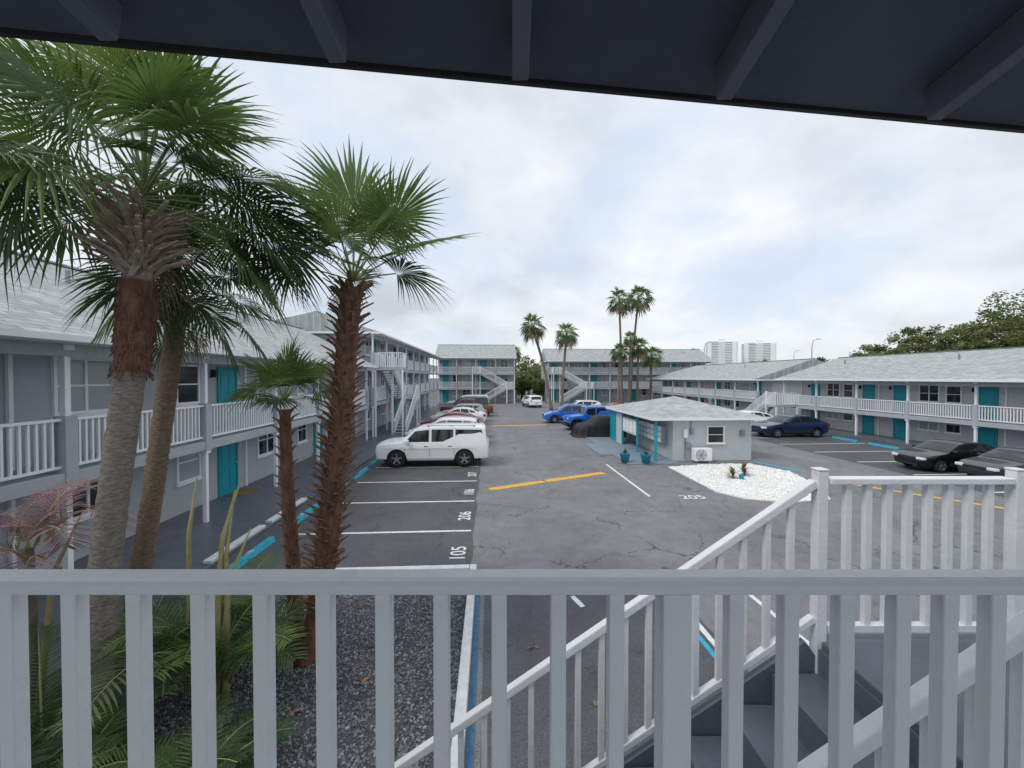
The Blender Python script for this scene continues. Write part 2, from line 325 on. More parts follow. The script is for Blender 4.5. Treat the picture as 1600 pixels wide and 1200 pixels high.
def gallery(label,x,y,rot,L,floors,eave,bay,pat,ridge,yr=4.2,dw=1.2,depth=9,ov=.55,wallm='wall',sm='shingle',hip=(0,0),s=1,cat='building',rg=None):
    rg=rg or random.Random(int(L*10)); t=thing('apartment_building',label,cat,(x,y,0),rot)
    b=MB(); b.box(0,L,dw,depth,0,eave-.16)
    if hip[0]==0: b.prism([(dw,eave-.16),(depth-.05,eave-.16),(yr,ridge-.16)],'x',.001,.2)
    if hip[1]==0: b.prism([(dw,eave-.16),(depth-.05,eave-.16),(yr,ridge-.16)],'x',L-.2,L-.001)
    b.build('wall',wallm,t)
    r=MB(); h0,h1=hip; o=.35; e=ov; yb=depth+.4
    V=[(-o,-e,eave),(L+o,-e,eave),(L+o,yb,eave),(-o,yb,eave),(-o+h0,yr,ridge),(L+o-h1,yr,ridge)]
    V+=[(a[0],a[1],a[2]-.13) for a in V[:4]]
    r.add(V,[(0,1,5,4),(2,3,4,5),(1,2,5),(3,0,4)],0); r.add(V,[(6,7,1,0),(7,8,2,1),(8,9,3,2),(9,6,0,3),(9,8,7,6)],1)
    rf=r.build('roof',[sm,'white'],t)
    g=MB(); g.box(-o,L+o,-e-.09,-e-.003,eave-.12,eave-.01); g.build('gutter','white',rf)
    q=MB(); q.bar((-o+h0,yr,ridge+.01),(L+o-h1,yr,ridge+.01),.25,.05); q.build('ridge_cap',sm,rf)
    rr=random.Random(int(L*7))
    for i in range(int(L/7)):
        xx=3+i*7+rr.uniform(-1,1); yy=yr*.62; q=MB(); zz=eave+(ridge-eave)*(yy+e)/(yr+e); q.tube([(xx,yy,zz-.05),(xx,yy,zz+.32)],.05,8); q.build('vent_pipe','metalgrey',rf)
    nb=int(round(L/bay)); bw=L/nb; rm=rail_mesh(bw-.2,1.0*s,.125 if L<40 else .16)
    pm=MB()
    for fi,f in enumerate(floors):
        top=(floors[fi+1]-.24 if fi+1<len(floors) else eave-.14)
        z0=f if fi==0 else f-.24
        if fi>0: pm.box(-.11,.11,-.11,.11,f-.26,f+1.04*s,1); z0=f+1.04*s
        pm.box(-.05,.05,-.05,.05,z0,top-.1,0); pm.box(-.09,.09,-.09,.09,top-.1,top,0)
    pme=pm.mesh('post',['white','slabgrey'])
    for i in range(nb+1): link('post',pme,t,(i*bw,0,0))
    for i in range(0,nb+1,2):
        q=MB(); q.box(-.035,.035,-.035,.035,.1,eave-.15); q.build('downspout','white',t,(i*bw+.17,dw-.04,0))
    bb=MB(); bb.box(0,L,-.06,.06,eave-.36,eave-.132); bb.build('beam','slabgrey',t)
    for fi,f in enumerate(floors):
        if fi>0:
            q=MB(); q.box(0,L,-.09,dw-.002,f-.24,f); q.build('walkway_slab','slabgrey',t,bevel=.01)
            for i in range(nb): link('railing',rm,t,(i*bw+.1,0,f))
        for k,px in pat(fi):
            if not .6<px<L-.6: continue
            if k=='d': add_door(t,px,dw,f+(.1 if fi==0 else 0),s)
            else: add_window(t,k,px,dw,f+(.95 if fi else 1.0)*s,s,rg)
    return t
def patA(off,per=7.2,items=(('d',7.0),('w',9.4),('n',12.4))):
    def f(fi):
        out=[]
        for k in range(-2,12):
            for t,x in items: out.append((t,x-off+per*k))
        return out
    return f
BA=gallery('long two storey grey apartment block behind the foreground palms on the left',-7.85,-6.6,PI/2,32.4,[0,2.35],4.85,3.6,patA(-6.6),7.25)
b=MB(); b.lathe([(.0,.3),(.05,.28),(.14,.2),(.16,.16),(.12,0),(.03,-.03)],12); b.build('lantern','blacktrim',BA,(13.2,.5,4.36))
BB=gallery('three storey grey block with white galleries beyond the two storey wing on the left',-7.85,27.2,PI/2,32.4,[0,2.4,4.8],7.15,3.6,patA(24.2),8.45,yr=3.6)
BC=gallery('far three storey block with green grey roof left of the lane end',-8.4,64,0,12.4,[0,2.4,4.8],7.3,3.1,patA(0,6.2,(('d',1.2),('n',2.8),('w',4.6))),9.7,hip=(0,0),sm='shingle2',dw=1.6)
BD=gallery('far three storey block behind the tall palms right of the lane end',9.8,66,0,28,[0,2.4,4.8],6.9,3.5,patA(0,7,(('d',1.2),('n',3),('w',5.4))),9.2,sm='shingle2',dw=1.6)
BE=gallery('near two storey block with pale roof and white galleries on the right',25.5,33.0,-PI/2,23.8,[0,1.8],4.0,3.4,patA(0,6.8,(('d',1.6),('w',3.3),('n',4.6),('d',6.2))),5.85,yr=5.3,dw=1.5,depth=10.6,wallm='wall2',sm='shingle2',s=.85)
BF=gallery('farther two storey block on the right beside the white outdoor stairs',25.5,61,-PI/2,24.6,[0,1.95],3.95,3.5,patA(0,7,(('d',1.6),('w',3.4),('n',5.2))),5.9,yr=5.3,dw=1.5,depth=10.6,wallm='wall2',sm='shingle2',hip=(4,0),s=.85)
def ext_stairs(label,x,y,rot,zs,run=4.0,w=1.1,sc=1):
    t=thing('outdoor_staircase',label,'staircase',(x,y,0),rot)
    for i in range(len(zs)-1):
        z0,z1=zs[i],zs[i+1]; n=13; yo=0 if i%2==0 else w+.12
        xa,xb=(0,run) if i%2==0 else (run,0)
        b=MB()
        for k in range(n):
            a=xa+(xb-xa)*k/n; c=xa+(xb-xa)*(k+1)/n; z=z0+(z1-z0)*(k+1)/n
            b.box(min(a,c),max(a,c),yo+.05,yo+w-.05,z-.05,z)
        b.bar((xa,yo+.02,z0-.05),(xb,yo+.02,z1-.05),.05,.25); b.bar((xa,yo+w-.02,z0-.05),(xb,yo+w-.02,z1-.05),.05,.25)
        b.build('flight','slabgrey',t)
        for yy in (yo,yo+w):
            r=MB(); r.bar((xa,yy,z0+1),(xb,yy,z1+1),.07,.07); r.bar((xa,yy,z0+.2),(xb,yy,z1+.2),.05,.05)
            m=int(run/.16)
            for k in range(1,m): 
                f=k/m; X=xa+(xb-xa)*f; Z=z0+(z1-z0)*f; r.box(X-.02,X+.02,yy-.02,yy+.02,Z+.2,Z+1)
            r.build('railing','white',t)
        for X in (xa,xb):
            zz=z1 if X==xb else z0
            p=MB(); p.box(X-.06,X+.06,yo-.06,yo+.06,0,zz+1.1); p.build('post','white',t)
        L=MB(); lx=(run,run+1.2) if xb==run else (-1.2,0); L.box(lx[0],lx[1],-.05,2*w+.2,z1-.2,z1); L.build('landing','slabgrey',t)
        r=MB(); X=lx[1] if xb==run else lx[0]; r.box(min(lx)+.03,max(lx)-.03,-.04,.04,z1+.95,z1+1.0)
        for k in range(8): xx=min(lx)+.1+k*.14; r.box(xx-.02,xx+.02,-.02,.02,z1,z1+.95)
        r.box(X-.03,X+.03,0.05,2*w,z1+.95,z1+1.0)
        for k in range(14): yy=.1+k*.15; r.box(X-.02,X+.02,yy-.02,yy+.02,z1,z1+.95)
        r.build('railing','white',t)
        for yy in (0,2*w+.1):
            p=MB(); p.box(X-.05,X+.05,yy-.05,yy+.05,0,z1-.2); p.build('post','white',t)
    return t
ext_stairs('white zigzag outdoor stairs on the left three storey block',-5.9,28.5,PI/2,[0,2.4,4.8],run=4.2,w=.85)
ext_stairs('white outdoor stairs in front of the far left block',-1.5,62.0,0,[0,2.4,4.8],run=4.2,w=.9)
ext_stairs('white outdoor stairs in front of the far right block',11.5,63.5,0,[0,2.4,4.8],run=4.2,w=.9)
ext_stairs('white outdoor stairs between the two right hand blocks',23.6,35.6,-PI/2,[0,1.85],run=3,w=.85)
# ---------------------------------------------------------------- small utility building
t=thing('utility_building','small pale utility building with hip roof and mailboxes in the lot','building',(0,0,0))
b=MB(); b.box(9,13,19,25.6,0,2.1); b.build('wall','wall2',t)
b=MB(); V=[(7.75,18.5,2.17),(13.45,18.5,2.17),(13.45,26.2,2.17),(7.75,26.2,2.17),(10.0,21.4,2.98),(11.2,23.4,2.98)]; V+=[(p[0],p[1],2.04) for p in V[:4]]
b.add(V,[(0,1,4),(1,2,5,4),(2,3,5),(3,0,4,5)],0); b.add(V,[(6,7,1,0),(7,8,2,1),(8,9,3,2),(9,6,0,3),(9,8,7,6)],1); b.build('roof',['shingle','white'],t)
b=MB(); b.tube([(11.9,20.8,2.4),(11.9,20.8,2.95)],.06,8); b.tube([(11.9,20.8,2.9),(11.9,20.8,3.0)],.1,8); b.build('vent_pipe','metalgrey',t)
for v in (18.8,21.2,23.6,25.9):
    b=MB(); b.box(8.0,8.1,v-.05,v+.05,.06,2.04); b.build('post','teal',t)
b=MB(); b.box(8.03,8.07,21.28,23.52,.9,1.75)
b.build('notice_panel','wall2',t)
b=MB()
for k in range(4): b.box(8.018,8.028,21.36+k*.55,21.8+k*.55,1.0,1.65)
b.build('posted_notice','white',t)
b=MB(); b.box(8.02,8.08,23.68,24.7,.06,1.9); b.build('partition','wall2',t)
b=MB(); b.box(8.02,8.08,24.72,25.82,.06,1.9); b.build('partition','teal',t)
b=MB(); b.box(8.7,8.996,19.6,23.4,.75,1.65); b.build('mailbox_bank','metalgrey',t,bevel=.01)
b=MB()
for i in range(8):
    for j in range(3): b.box(8.685,8.699,19.66+i*.46,20.06+i*.46,.8+j*.28,1.04+j*.28)
b.build('mailbox_doors','white',t)
fr,gl,bl=WIN['n']; o=link('window',fr,t,(11.15,19,.85),0,0,(.95,1,.72)); link('pane',gl,o)
for i,(x,z,w_,h_) in enumerate(((9.5,1.15,.2,.42),(9.85,1.3,.14,.3),(9.62,.62,.25,.3),(12.4,1.2,.22,.3))):
    b=MB(); b.box(x,x+w_,18.88,18.997,z,z+h_); b.build('meter_box','metalgrey' if i else 'white',t,bevel=.01)
b=MB(); b.tube([(9.6,18.95,0.1),(9.6,18.95,1.15)],.02,6); b.tube([(9.9,18.95,1.6),(9.9,18.95,2.05)],.02,6); b.build('conduit','metalgrey',t)
t=thing('air_conditioner','white outdoor air conditioner against the small utility building wall','air conditioner',(10.25,18.6,.03))
b=MB(); b.box(-.43,.43,-.17,.17,.06,.66); b.build('case','white',t,bevel=.02)
b=MB(); b.lathe([(.24,-.18),(.26,-.18),(.26,-.172)],24,(-.12,0,.36),'y'); 
for k in range(5): b.lathe([(.04*k+.02,-.182),(.04*k+.028,-.182)],20,(-.12,0,.36),'y')
for k in range(6):
    a=k*PI/3; b.bar((-.12,-.178,.36),(-.12+.24*math.cos(a),-.178,.36+.24*math.sin(a)),.01,.01)
b.build('fan_grille','blacktrim',t)
b=MB(); b.box(-.35,-.28,-.15,.15,0,.06); b.box(.28,.35,-.15,.15,0,.06); b.build('foot','metalgrey',t)
# ---------------------------------------------------------------- plants
def fan(b,base,az,el,pet,Rr,n,spread,droop,mi,rg,costa=.0,pm=3,tilt=.3,seg=5,sag=.25,pw=.022,hint=None,rollr=.7):
    base=Vector(base); d0=Vector((math.cos(el)*math.cos(az),math.cos(el)*math.sin(az),math.sin(el)))
    sg=sag*pet*math.cos(el); pts=[base+d0*pet*q-Vector((0,0,sg*q*q)) for q in (0,.33,.66,1)]
    for i in range(3): b.bar(pts[i],pts[i+1],pw*(1.5-.3*i),pw*.6,pm,pw*(1.2-.3*i),pw*.6)
    E=pts[-1]; d=(pts[-1]-pts[-2]).normalized(); s=Vector((-math.sin(az),math.cos(az),0)); roll=rg.uniform(-rollr,rollr)
    if hint is not None:
        s=d.cross(hint).normalized(); roll=rg.uniform(-.45,.45)
    s=(Matrix.Rotation(roll,3,d)@s).normalized(); nrm=s.cross(d)
    if nrm.z<0 and hint is None: nrm=-nrm
    d2=(d*math.cos(tilt)-nrm*math.sin(tilt)).normalized(); n2=(nrm*math.cos(tilt)+d*math.sin(tilt)).normalized()
    mx=spread/2; dth=spread/n
    ts=[0,.25,.5,.75,1] if seg==5 else [0,.5,1]
    for k in range(n):
        th=-mx+dth*(k+.5); dl=d2*math.cos(th)+s*math.sin(th); o=E+d2*costa*(1-abs(th)/mx)
        ln=Rr*(1-.28*(abs(th)/mx)**1.5)*rg.uniform(.86,1.06); dr=droop*rg.uniform(.6,1.5); cr=dl.cross(n2).normalized()
        if rg.random()<.05: ln*=.6
        vs=[];sw=rg.uniform(-.05,.05)
        for q in ts:
            w=ln*q*math.tan(dth/2)*1.02 if q<=.5 else ln*.5*math.tan(dth/2)*(1-q)*1.9+.0008
            p=o+dl*ln*q+n2*(.14*ln*math.sin(q*PI)*abs(th)/mx)-Vector((0,0,dr*ln*q**2.6))+cr*sw*q*q*ln
            vs+=[p-cr*w-n2*w*.45,p+n2*w*.15,p+cr*w-n2*w*.45]
        fs=[]
        for i in range(len(ts)-1):
            a=3*i; fs+=[(a,a+1,a+4,a+3),(a+1,a+2,a+5,a+4)]
        b.add(vs,fs,mi)
def trunk(b,pts,r0,r1,n=18,seg=26,ring=.03,mi=0,rg=rng,flare=.25):
    P=[Vector(p) for p in pts]; out=[];rad=[]
    for i in range(seg+1):
        f=i/seg; x=f*(len(P)-1); k=min(int(x),len(P)-2); u=x-k
        p0=P[max(k-1,0)];p1=P[k];p2=P[k+1];p3=P[min(k+2,len(P)-1)]
        out.append(.5*((2*p1)+(p2-p0)*u+(2*p0-5*p1+4*p2-p3)*u*u+(3*p1-p0-3*p2+p3)*u**3))
        rad.append((r0+(r1-r0)*f)*(1+(ring if i%2 else -ring))+ (flare*r0*max(0,1-f*9)))
    b.tube(out,rad,n,mi,True,.03,rg); return out
def boots(b,path,f0,f1,n,r,L,w,tilt,mi,rg,out=.12,th=.018):
    for i in range(n):
        f=f0+(f1-f0)*i/n; x=f*(len(path)-1); k=min(int(x),len(path)-2); c=path[k].lerp(path[k+1],x-k)
        a=i*2.39996+rg.uniform(-.2,.2); o=Vector((math.cos(a),math.sin(a),0)); s=Vector((-o.y,o.x,0))*rg.choice((-1,1))*tilt*rg.uniform(.5,1.2)
        up=Vector((0,0,1)); l=L*rg.uniform(.75,1.2); p0=c+o*r*.85; p1=p0+(up*.5+s*.5+o*out*1.2)*l; p2=p1+(up*.45+s*.5+o*out*3.2)*l
        sd=up.cross(o)
        b.bar(p0,p1,w,th*1.4,mi,w*.8,th*1.2,sd); b.bar(p1,p2,w*.8,th*1.2,mi,w*.5*rg.uniform(.7,1.3),th*.6,sd)
def palm_sabal(name,label,base,path,r0,r1,crown_c,nf,pet,Rr,seed,n=38,bootspec=None,midred=None,emin=-35,ndead=3,out=.2,dr=(.12,.2),gap=None,bark='barkgrey',lite=.4):
    rg=random.Random(seed); t=thing(name,label,'palm tree',base)
    b=MB(); pa=trunk(b,[Vector(p)-base for p in path],r0,r1,20,60,.025,0,rg); b.build('trunk',bark,t,smooth=True)
    if midred:
        k0=int(midred[0]*60); k1=int(midred[1]*60); q=MB(); q.tube(pa[k0:k1],[r1*1.12+ .02*math.sin((i-k0)/(k1-k0)*PI) for i in range(k0,k1)],24,0,True,.09,rg)
        for i in range(420):
            kk=rg.randint(k0,k1-2); a=rg.uniform(0,6.28); o=Vector((math.cos(a),math.sin(a),0)); p=pa[kk]+o*r1*1.12; q.bar(p,p+o*.025-Vector((rg.uniform(-.03,.03),0,rg.uniform(.04,.12))),.012,.006)
        q.build('fibre_sleeve','barkred',t,smooth=False)
    if bootspec:
        q=MB(); f0,f1,nb,L,w,tilt=bootspec; boots(q,pa,f0,f1,nb,r1,L,w,tilt,0,rg,out,.024); q.build('leaf_bases','bootgrey',t)
    c=Vector(crown_c)-base; q=MB()
    tc_=math.atan2(-crown_c[1],-crown_c[0])
    for i in range(nf):
        f=(i+.5)/nf; el=R(emin+(88-emin)*f**1.05+rg.uniform(-6,6)); az=i*2.39996+rg.uniform(-.25,.25)
        da=(az-tc_+PI)%(2*PI)-PI
        if gap and el<R(25) and abs(da)<gap: az+=math.copysign(gap,da) if da else gap
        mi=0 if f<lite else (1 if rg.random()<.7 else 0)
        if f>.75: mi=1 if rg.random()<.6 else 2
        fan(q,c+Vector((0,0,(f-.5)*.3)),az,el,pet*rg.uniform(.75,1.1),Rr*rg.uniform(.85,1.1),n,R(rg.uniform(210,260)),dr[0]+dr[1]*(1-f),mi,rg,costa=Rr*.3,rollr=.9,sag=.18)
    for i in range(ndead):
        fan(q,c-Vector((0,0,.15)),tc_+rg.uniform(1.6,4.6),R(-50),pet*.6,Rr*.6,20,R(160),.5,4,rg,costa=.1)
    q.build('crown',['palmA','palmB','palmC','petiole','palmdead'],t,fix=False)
    return t
path1=[Q(122,1330,4.3),Q(142,1100,4.3),Q(158,900,4.3),Q(186,700,4.3),Q(212,520,4.3),Q(222,350,4.3)]; path1[0].z=0
palm_sabal('palm_tree','big palm with thick grey trunk and huge green crown, nearest on the left',Vector((path1[0].x,path1[0].y,0)),path1,.14,.128,Q(230,305,4.3),46,.88,.86,11,42,(.885,1.0,110,.24,.065,1.15),(.74,.90),-18,1,.3,gap=.8,lite=.25)
path2=[Q(190,1150,5.6),Q(215,900,5.6),Q(238,760,5.6),Q(256,640,5.6),Q(280,480,5.6)]; path2[0].z=0
palm_sabal('palm_tree','shaggy palm with slanting trunk just behind the biggest palm',Vector((path2[0].x,path2[0].y,0)),path2,.13,.115,Q(282,452,5.6),28,.68,.64,23,34,(.93,1.02,30,.22,.05,.5),None,-28,2,bark='barkwarm',lite=.2)
def palm_wash(label,path,r0,r1,crown,fr,Rr,pet,seed,nb,bl,bw,n=44,bt=.25,spread=230,pw=.022,hp=.4):
    rg=random.Random(seed); base=Vector((path[0].x,path[0].y,0)); t=thing('palm_tree',label,'palm tree',base)
    b=MB(); pa=trunk(b,[Vector(p)-base for p in path],r0,r1,18,40,.03,0,rg,.5); b.build('trunk','barkred',t,smooth=True)
    q=MB(); boots(q,pa,.16,1.0,nb,(r0+r1)/2*.95,bl,bw,bt,0,rg,.24); q.build('leaf_bases','bootred',t)
    c=Vector(crown)-base; q=MB()
    for (az,el,ps,rs,m) in fr:
        hint=None
        if rg.random()<hp:
            hint=(Vector((0,0,H))-Vector(crown)); hint.z=0; hint.normalize(); hint+=Vector((rg.uniform(-.5,.5),rg.uniform(-.5,.5),rg.uniform(.3,1.0))); hint.normalize()
        fan(q,c,az-A,R(el),pet*ps,Rr*rs,n,R(spread+rg.uniform(-15,25)),.09+.14*(el<30),m,rg,costa=Rr*.1,tilt=.15,sag=.1,pw=pw,hint=hint)
    q.build('crown',['palmA','palmB','palmC','petiole','palmdead'],t,fix=False)
path3=[Q(478,1050,5.7),Q(503,900,5.7),Q(520,760,5.7),Q(535,620,5.7),Q(550,450,5.7)]; path3[0].z=0
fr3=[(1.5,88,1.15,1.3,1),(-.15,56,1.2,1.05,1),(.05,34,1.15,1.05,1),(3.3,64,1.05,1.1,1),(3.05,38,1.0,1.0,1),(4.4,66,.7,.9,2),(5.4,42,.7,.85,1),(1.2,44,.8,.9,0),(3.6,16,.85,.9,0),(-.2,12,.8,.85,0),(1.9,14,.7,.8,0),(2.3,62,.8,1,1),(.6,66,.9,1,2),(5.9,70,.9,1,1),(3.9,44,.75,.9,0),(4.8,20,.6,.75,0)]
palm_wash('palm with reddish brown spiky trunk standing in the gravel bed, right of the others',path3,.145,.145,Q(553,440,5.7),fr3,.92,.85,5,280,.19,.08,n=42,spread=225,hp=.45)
path4=[Q(462,1025,6.0),Q(456,900,6.0),Q(448,760,6.0),Q(445,640,6.0)]; path4[0].z=0
fr4=[(0,50,1.1,1,2),(3.14,52,1.1,1,2),(1.6,85,1.1,1.1,1),(.3,22,1.1,.95,1),(3.0,24,1.1,.95,1),(4.6,60,.8,.9,2),(5.6,38,.9,.9,1),(2.2,40,.9,.9,1),(4.0,20,.8,.8,1),(.9,8,.8,.8,0),(3.7,62,.9,1,2),(-.5,66,.9,1,1),(2.6,6,.8,.8,0),(5.0,12,.7,.8,0)]
palm_wash('short slender palm with small crown left of the reddish palm',path4,.12,.075,Q(445,626,6.0),fr4,.54,.45,9,60,.1,.05,n=28,pw=.014,spread=225,hp=.2)
def pinnate(b,base,az,el,L,arch,nl,ll,mi,pm,rg,lw=.022):
    base=Vector(base); pts=[]
    for i in range(13):
        f=i/12; e=el-arch*f*f; 
        if i==0: p=base.copy()
        else: p=pts[-1]+Vector((math.cos(e)*math.cos(az),math.cos(e)*math.sin(az),math.sin(e)))*L/12
        pts.append(p)
    b.tube(pts,[.014*(1-.8*i/12) for i in range(13)],5,pm,False)
    for k in range(nl):
        f=.22+.78*k/nl; x=f*12; i=min(int(x),11); p=pts[i].lerp(pts[i+1],x-i); d=(pts[i+1]-pts[i]).normalized(); s=Vector((-math.sin(az),math.cos(az),0))
        up=s.cross(d)
        if up.z<0: up=-up
        l=ll*(math.sin(PI*min(1,(f-.1)*1.02))*.75+.25)*rg.uniform(.85,1.1)
        for sg in (-1,1):
            dl=(s*sg*.85+d*.55+up*.25).normalized(); cr=dl.cross(up).normalized(); dr=rg.uniform(.15,.4)
            vs=[]
            for q,w in ((0,.4),(.35,1),(.7,.8),(1,.05)):
                c=p+dl*l*q-Vector((0,0,dr*l*q*q)); vs+=[c-cr*lw*w*.5,c+cr*lw*w*.5]
            b.add(vs,[(0,1,3,2),(2,3,5,4),(4,5,7,6)],mi)
def clump(label,xc,d,nf,L,seed,canes=0,mats=None,cat='plant',stem=0,ll=.4,elr=(45,85),name='areca_palm',arch=(1.0,1.9),spr=.15,lw=.022,nl=34):
    rg=random.Random(seed); base=W(xc,d,0); t=thing(name,label,cat,base); b=MB()
    for i in range(nf):
        az=i*2.4+rg.uniform(-.3,.3); pinnate(b,(rg.uniform(-spr,spr),rg.uniform(-spr,spr),stem+rg.uniform(0,.3)),az,R(rg.uniform(*elr)),L*rg.uniform(.65,1.1),rg.uniform(*arch),nl,ll*rg.uniform(.8,1.1),rg.choice([0,0,1]),2,rg,lw)
    b.build('foliage',mats or ['fernA','fernB','petiole'],t,fix=False)
    if stem:
        q=MB(); q.tube([(.05,0,0),(0,.03,stem*.5),(0,0,stem+.2)],[.05,.035,.03],8); q.build('stem','wood',t,smooth=True)
    for i in range(canes):
        q=MB(); a=rg.uniform(.1,.9); o=Vector((rg.uniform(-.15,.15),rg.uniform(-.15,.15),0)); h=rg.uniform(2.0,2.9)
        q.tube([o,o+Vector((a*.1,.05,h*.4)),o+Vector((a*.3,.0,h*.75)),o+Vector((a*.6,.08,h))],[.036,.034,.026,.008],7)
        q.build('cane','cane',t,smooth=True)
clump('arching green feather palm with bare tan canes below the palms',-3.7,4.9,17,1.95,31,4,['fernB','palmB','petiole'],ll=.42,elr=(50,88))
clump('low green feather palm beside the gravel bed, bottom left',-3.05,3.5,14,1.15,32,0,ll=.3,elr=(30,88),lw=.017)
clump('green feather palm in the bottom left corner beneath the balcony',-3.9,3.2,13,1.2,33,0,ll=.3,elr=(30,85),lw=.017)
clump('green feather palm left of the thick palm trunk',-4.75,3.7,14,1.5,36,0,ll=.34,elr=(35,85),lw=.018)
clump('dense feather palm growing right behind the thick palm trunk',-4.3,5.1,13,1.6,37,1,ll=.38,elr=(40,85))
clump('reddish purple drooping feather palm at the left edge of the view',-5.5,4.5,12,1.0,35,1,['tired','tired','cane'],stem=1.95,ll=.36,elr=(40,88),arch=(1.9,3.0),lw=.015,nl=28)
def small_plant(label,p,h,n,ms,seed,name='shrub',L=.35):
    rg=random.Random(seed); t=thing(name,label,'plant',p); b=MB()
    for i in range(n):
        az=rg.uniform(0,6.28); el=R(rg.uniform(20,85)); st=Vector((0,0,rg.uniform(0,h*.6))); d=Vector((math.cos(el)*math.cos(az),math.cos(el)*math.sin(az),math.sin(el))); s=Vector((-math.sin(az),math.cos(az),0)); l=L*rg.uniform(.7,1.2)
        vs=[]
        for q,w in ((0,.2),(.4,1),(.75,.8),(1,.05)):
            c=st+d*l*q-Vector((0,0,.3*l*q*q)); vs+=[c-s*w*.035,c+s*w*.035]
        b.add(vs,[(0,1,3,2),(2,3,5,4),(4,5,7,6)],rg.choice([0,1]))
    b.build('leaves',ms,t,fix=False); q=MB(); q.tube([(0,0,0),(0,0,h*.7)],.02,6); q.build('stem','wood',t); return t
small_plant('reddish leafed plant at the left on the white gravel',G(1146,748,.03),.5,50,['tired','leafC'],1)
small_plant('small orange and green plant on the white gravel near its centre',G(1164,744,.03),.7,60,['leafC','tired'],2)
t=thing('plant_pot','small teal pot between the plants on the white gravel','pot',G(1160,750,.03)); b=MB(); b.lathe([(0,0),(.08,0),(.1,.2),(.09,.2),(.08,.16),(0,.16)],16); b.build('pot','tealpot',t)
for i,(px,py) in enumerate(((977,722),(1010,724))):
    p=G(px,py,.06); t=thing('plant_pot',['left teal planter on the blue pad by the mailboxes','right teal planter on the blue pad by the mailboxes'][i],'pot',p)
    b=MB(); b.lathe([(0,0),(.17,0),(.25,.4),(.27,.42),(.24,.42),(.22,.36),(0,.36)],20); b.build('pot','tealpot',t,smooth=True)
    small_plant(['green plant in the left teal planter','green plant in the right teal planter'][i],p+Vector((0,0,.36)),.22,22,['leafB','leafA'],10+i,'potted_plant',.28)
def tree(label,x,y,h,r,seed,ms,trunk_h=.35,leaf=.3,ncl=70,nl=60,sparse=1.0):
    rg=random.Random(seed); t=thing('tree',label,'tree',(x,y,0),0); b=MB(); th=h*trunk_h
    b.tube([(0,0,0),(.1,0,th),(.2,.1,h*.7)],[r*.07+.08,r*.05+.06,.05],8); pts=[]
    for i in range(ncl):
        while True:
            p=Vector((rg.uniform(-1,1),rg.uniform(-1,1),rg.uniform(-1,1)))
            if .3<p.length<1: break
        p.x*=r;p.y*=r;p.z=th+(h-th)*.5+p.z*(h-th)*.47; pts.append(p)
        if i%4==0: 
            b.tube([(.15,.05,th*.9),Vector((.15,.05,th*.9)).lerp(p,.5)+Vector((0,0,.3)),p],[.1,.06,.02],5)
    b.build('trunk','wood',t)
    q=MB()
    for p in pts:
        cr=r*rg.uniform(.14,.26); mi=rg.choice([0,1,1,2,2])
        for k in range(int(nl*sparse)):
            d=Vector((rg.gauss(0,1),rg.gauss(0,1),rg.gauss(0,.6)))
            if d.length>1.9: d*=1.9/d.length
            d*=cr*.55; c=p+d; a=Vector((rg.uniform(-1,1),rg.uniform(-1,1),rg.uniform(-.6,.6))).normalized(); e=a.cross(Vector((rg.uniform(-1,1),rg.uniform(-1,1),rg.uniform(-1,1)))).normalized(); s=leaf*rg.uniform(.5,1.1)
            q.add([c-a*s*.5,c+e*s*.3,c+a*s*.5,c-e*s*.3],[(0,1,2,3)],mi)
    q.build('crown',ms,t,fix=False)
LG=['leafA','leafB','leafC']
def at(px,d): p=W((px-800)/F*d,d); return p.x,p.y
def ztop(py,d): return H+(HZ-py)/F*d
TR=[(1362,538,58,3.2),(1395,544,50,2.6),(1437,508,52,3.6),(1488,500,55,4.0),(1532,522,50,3.0),(1566,480,54,3.8),(1608,438,48,4.4),(1655,460,46,5.5)]
for i,(px,py,d,r) in enumerate(TR):
    x,y=at(px,d); tree(['low green tree at the left end of the row behind the right roofs','rounded green tree second in the row behind the right roofs','taller green tree third in the row behind the right roofs','broad green tree fourth in the row behind the right roofs','lower green tree fifth in the row behind the right roofs','green tree beside the tallest tree behind the right roofs','tallest thin leafed tree at the right edge of the view','tree behind the right roofs just past the picture edge'][i],x,y,ztop(py,d),r,50+i,['leafB','leafB','leafC'] if i%2 else LG,.25,.4,85 if i<6 else 120,95,sparse=1 if i<6 else .6)
TC=[(808,560,95,4),(826,556,90,4),(842,565,85,3.5),(858,570,80,3),(815,585,74,2.5),(850,592,72,2.2),(1290,556,90,4),(1185,560,100,4)]
for i,(px,py,d,r) in enumerate(TC):
    x,y=at(px,d); tree(['dark tree behind the far left block corner','bright green tree in the gap at the lane end','green tree right of centre in the lane end gap','tree beside the far right block in the lane end gap','low bush left in the lane end gap','low bush right in the lane end gap','treetop above the right roof left of the tree row','treetop below the white towers'][i],x,y,ztop(py,d),r,80+i,['leafB','leafC','leafB'] if i in (1,2) else LG,.2,.55,50,50)
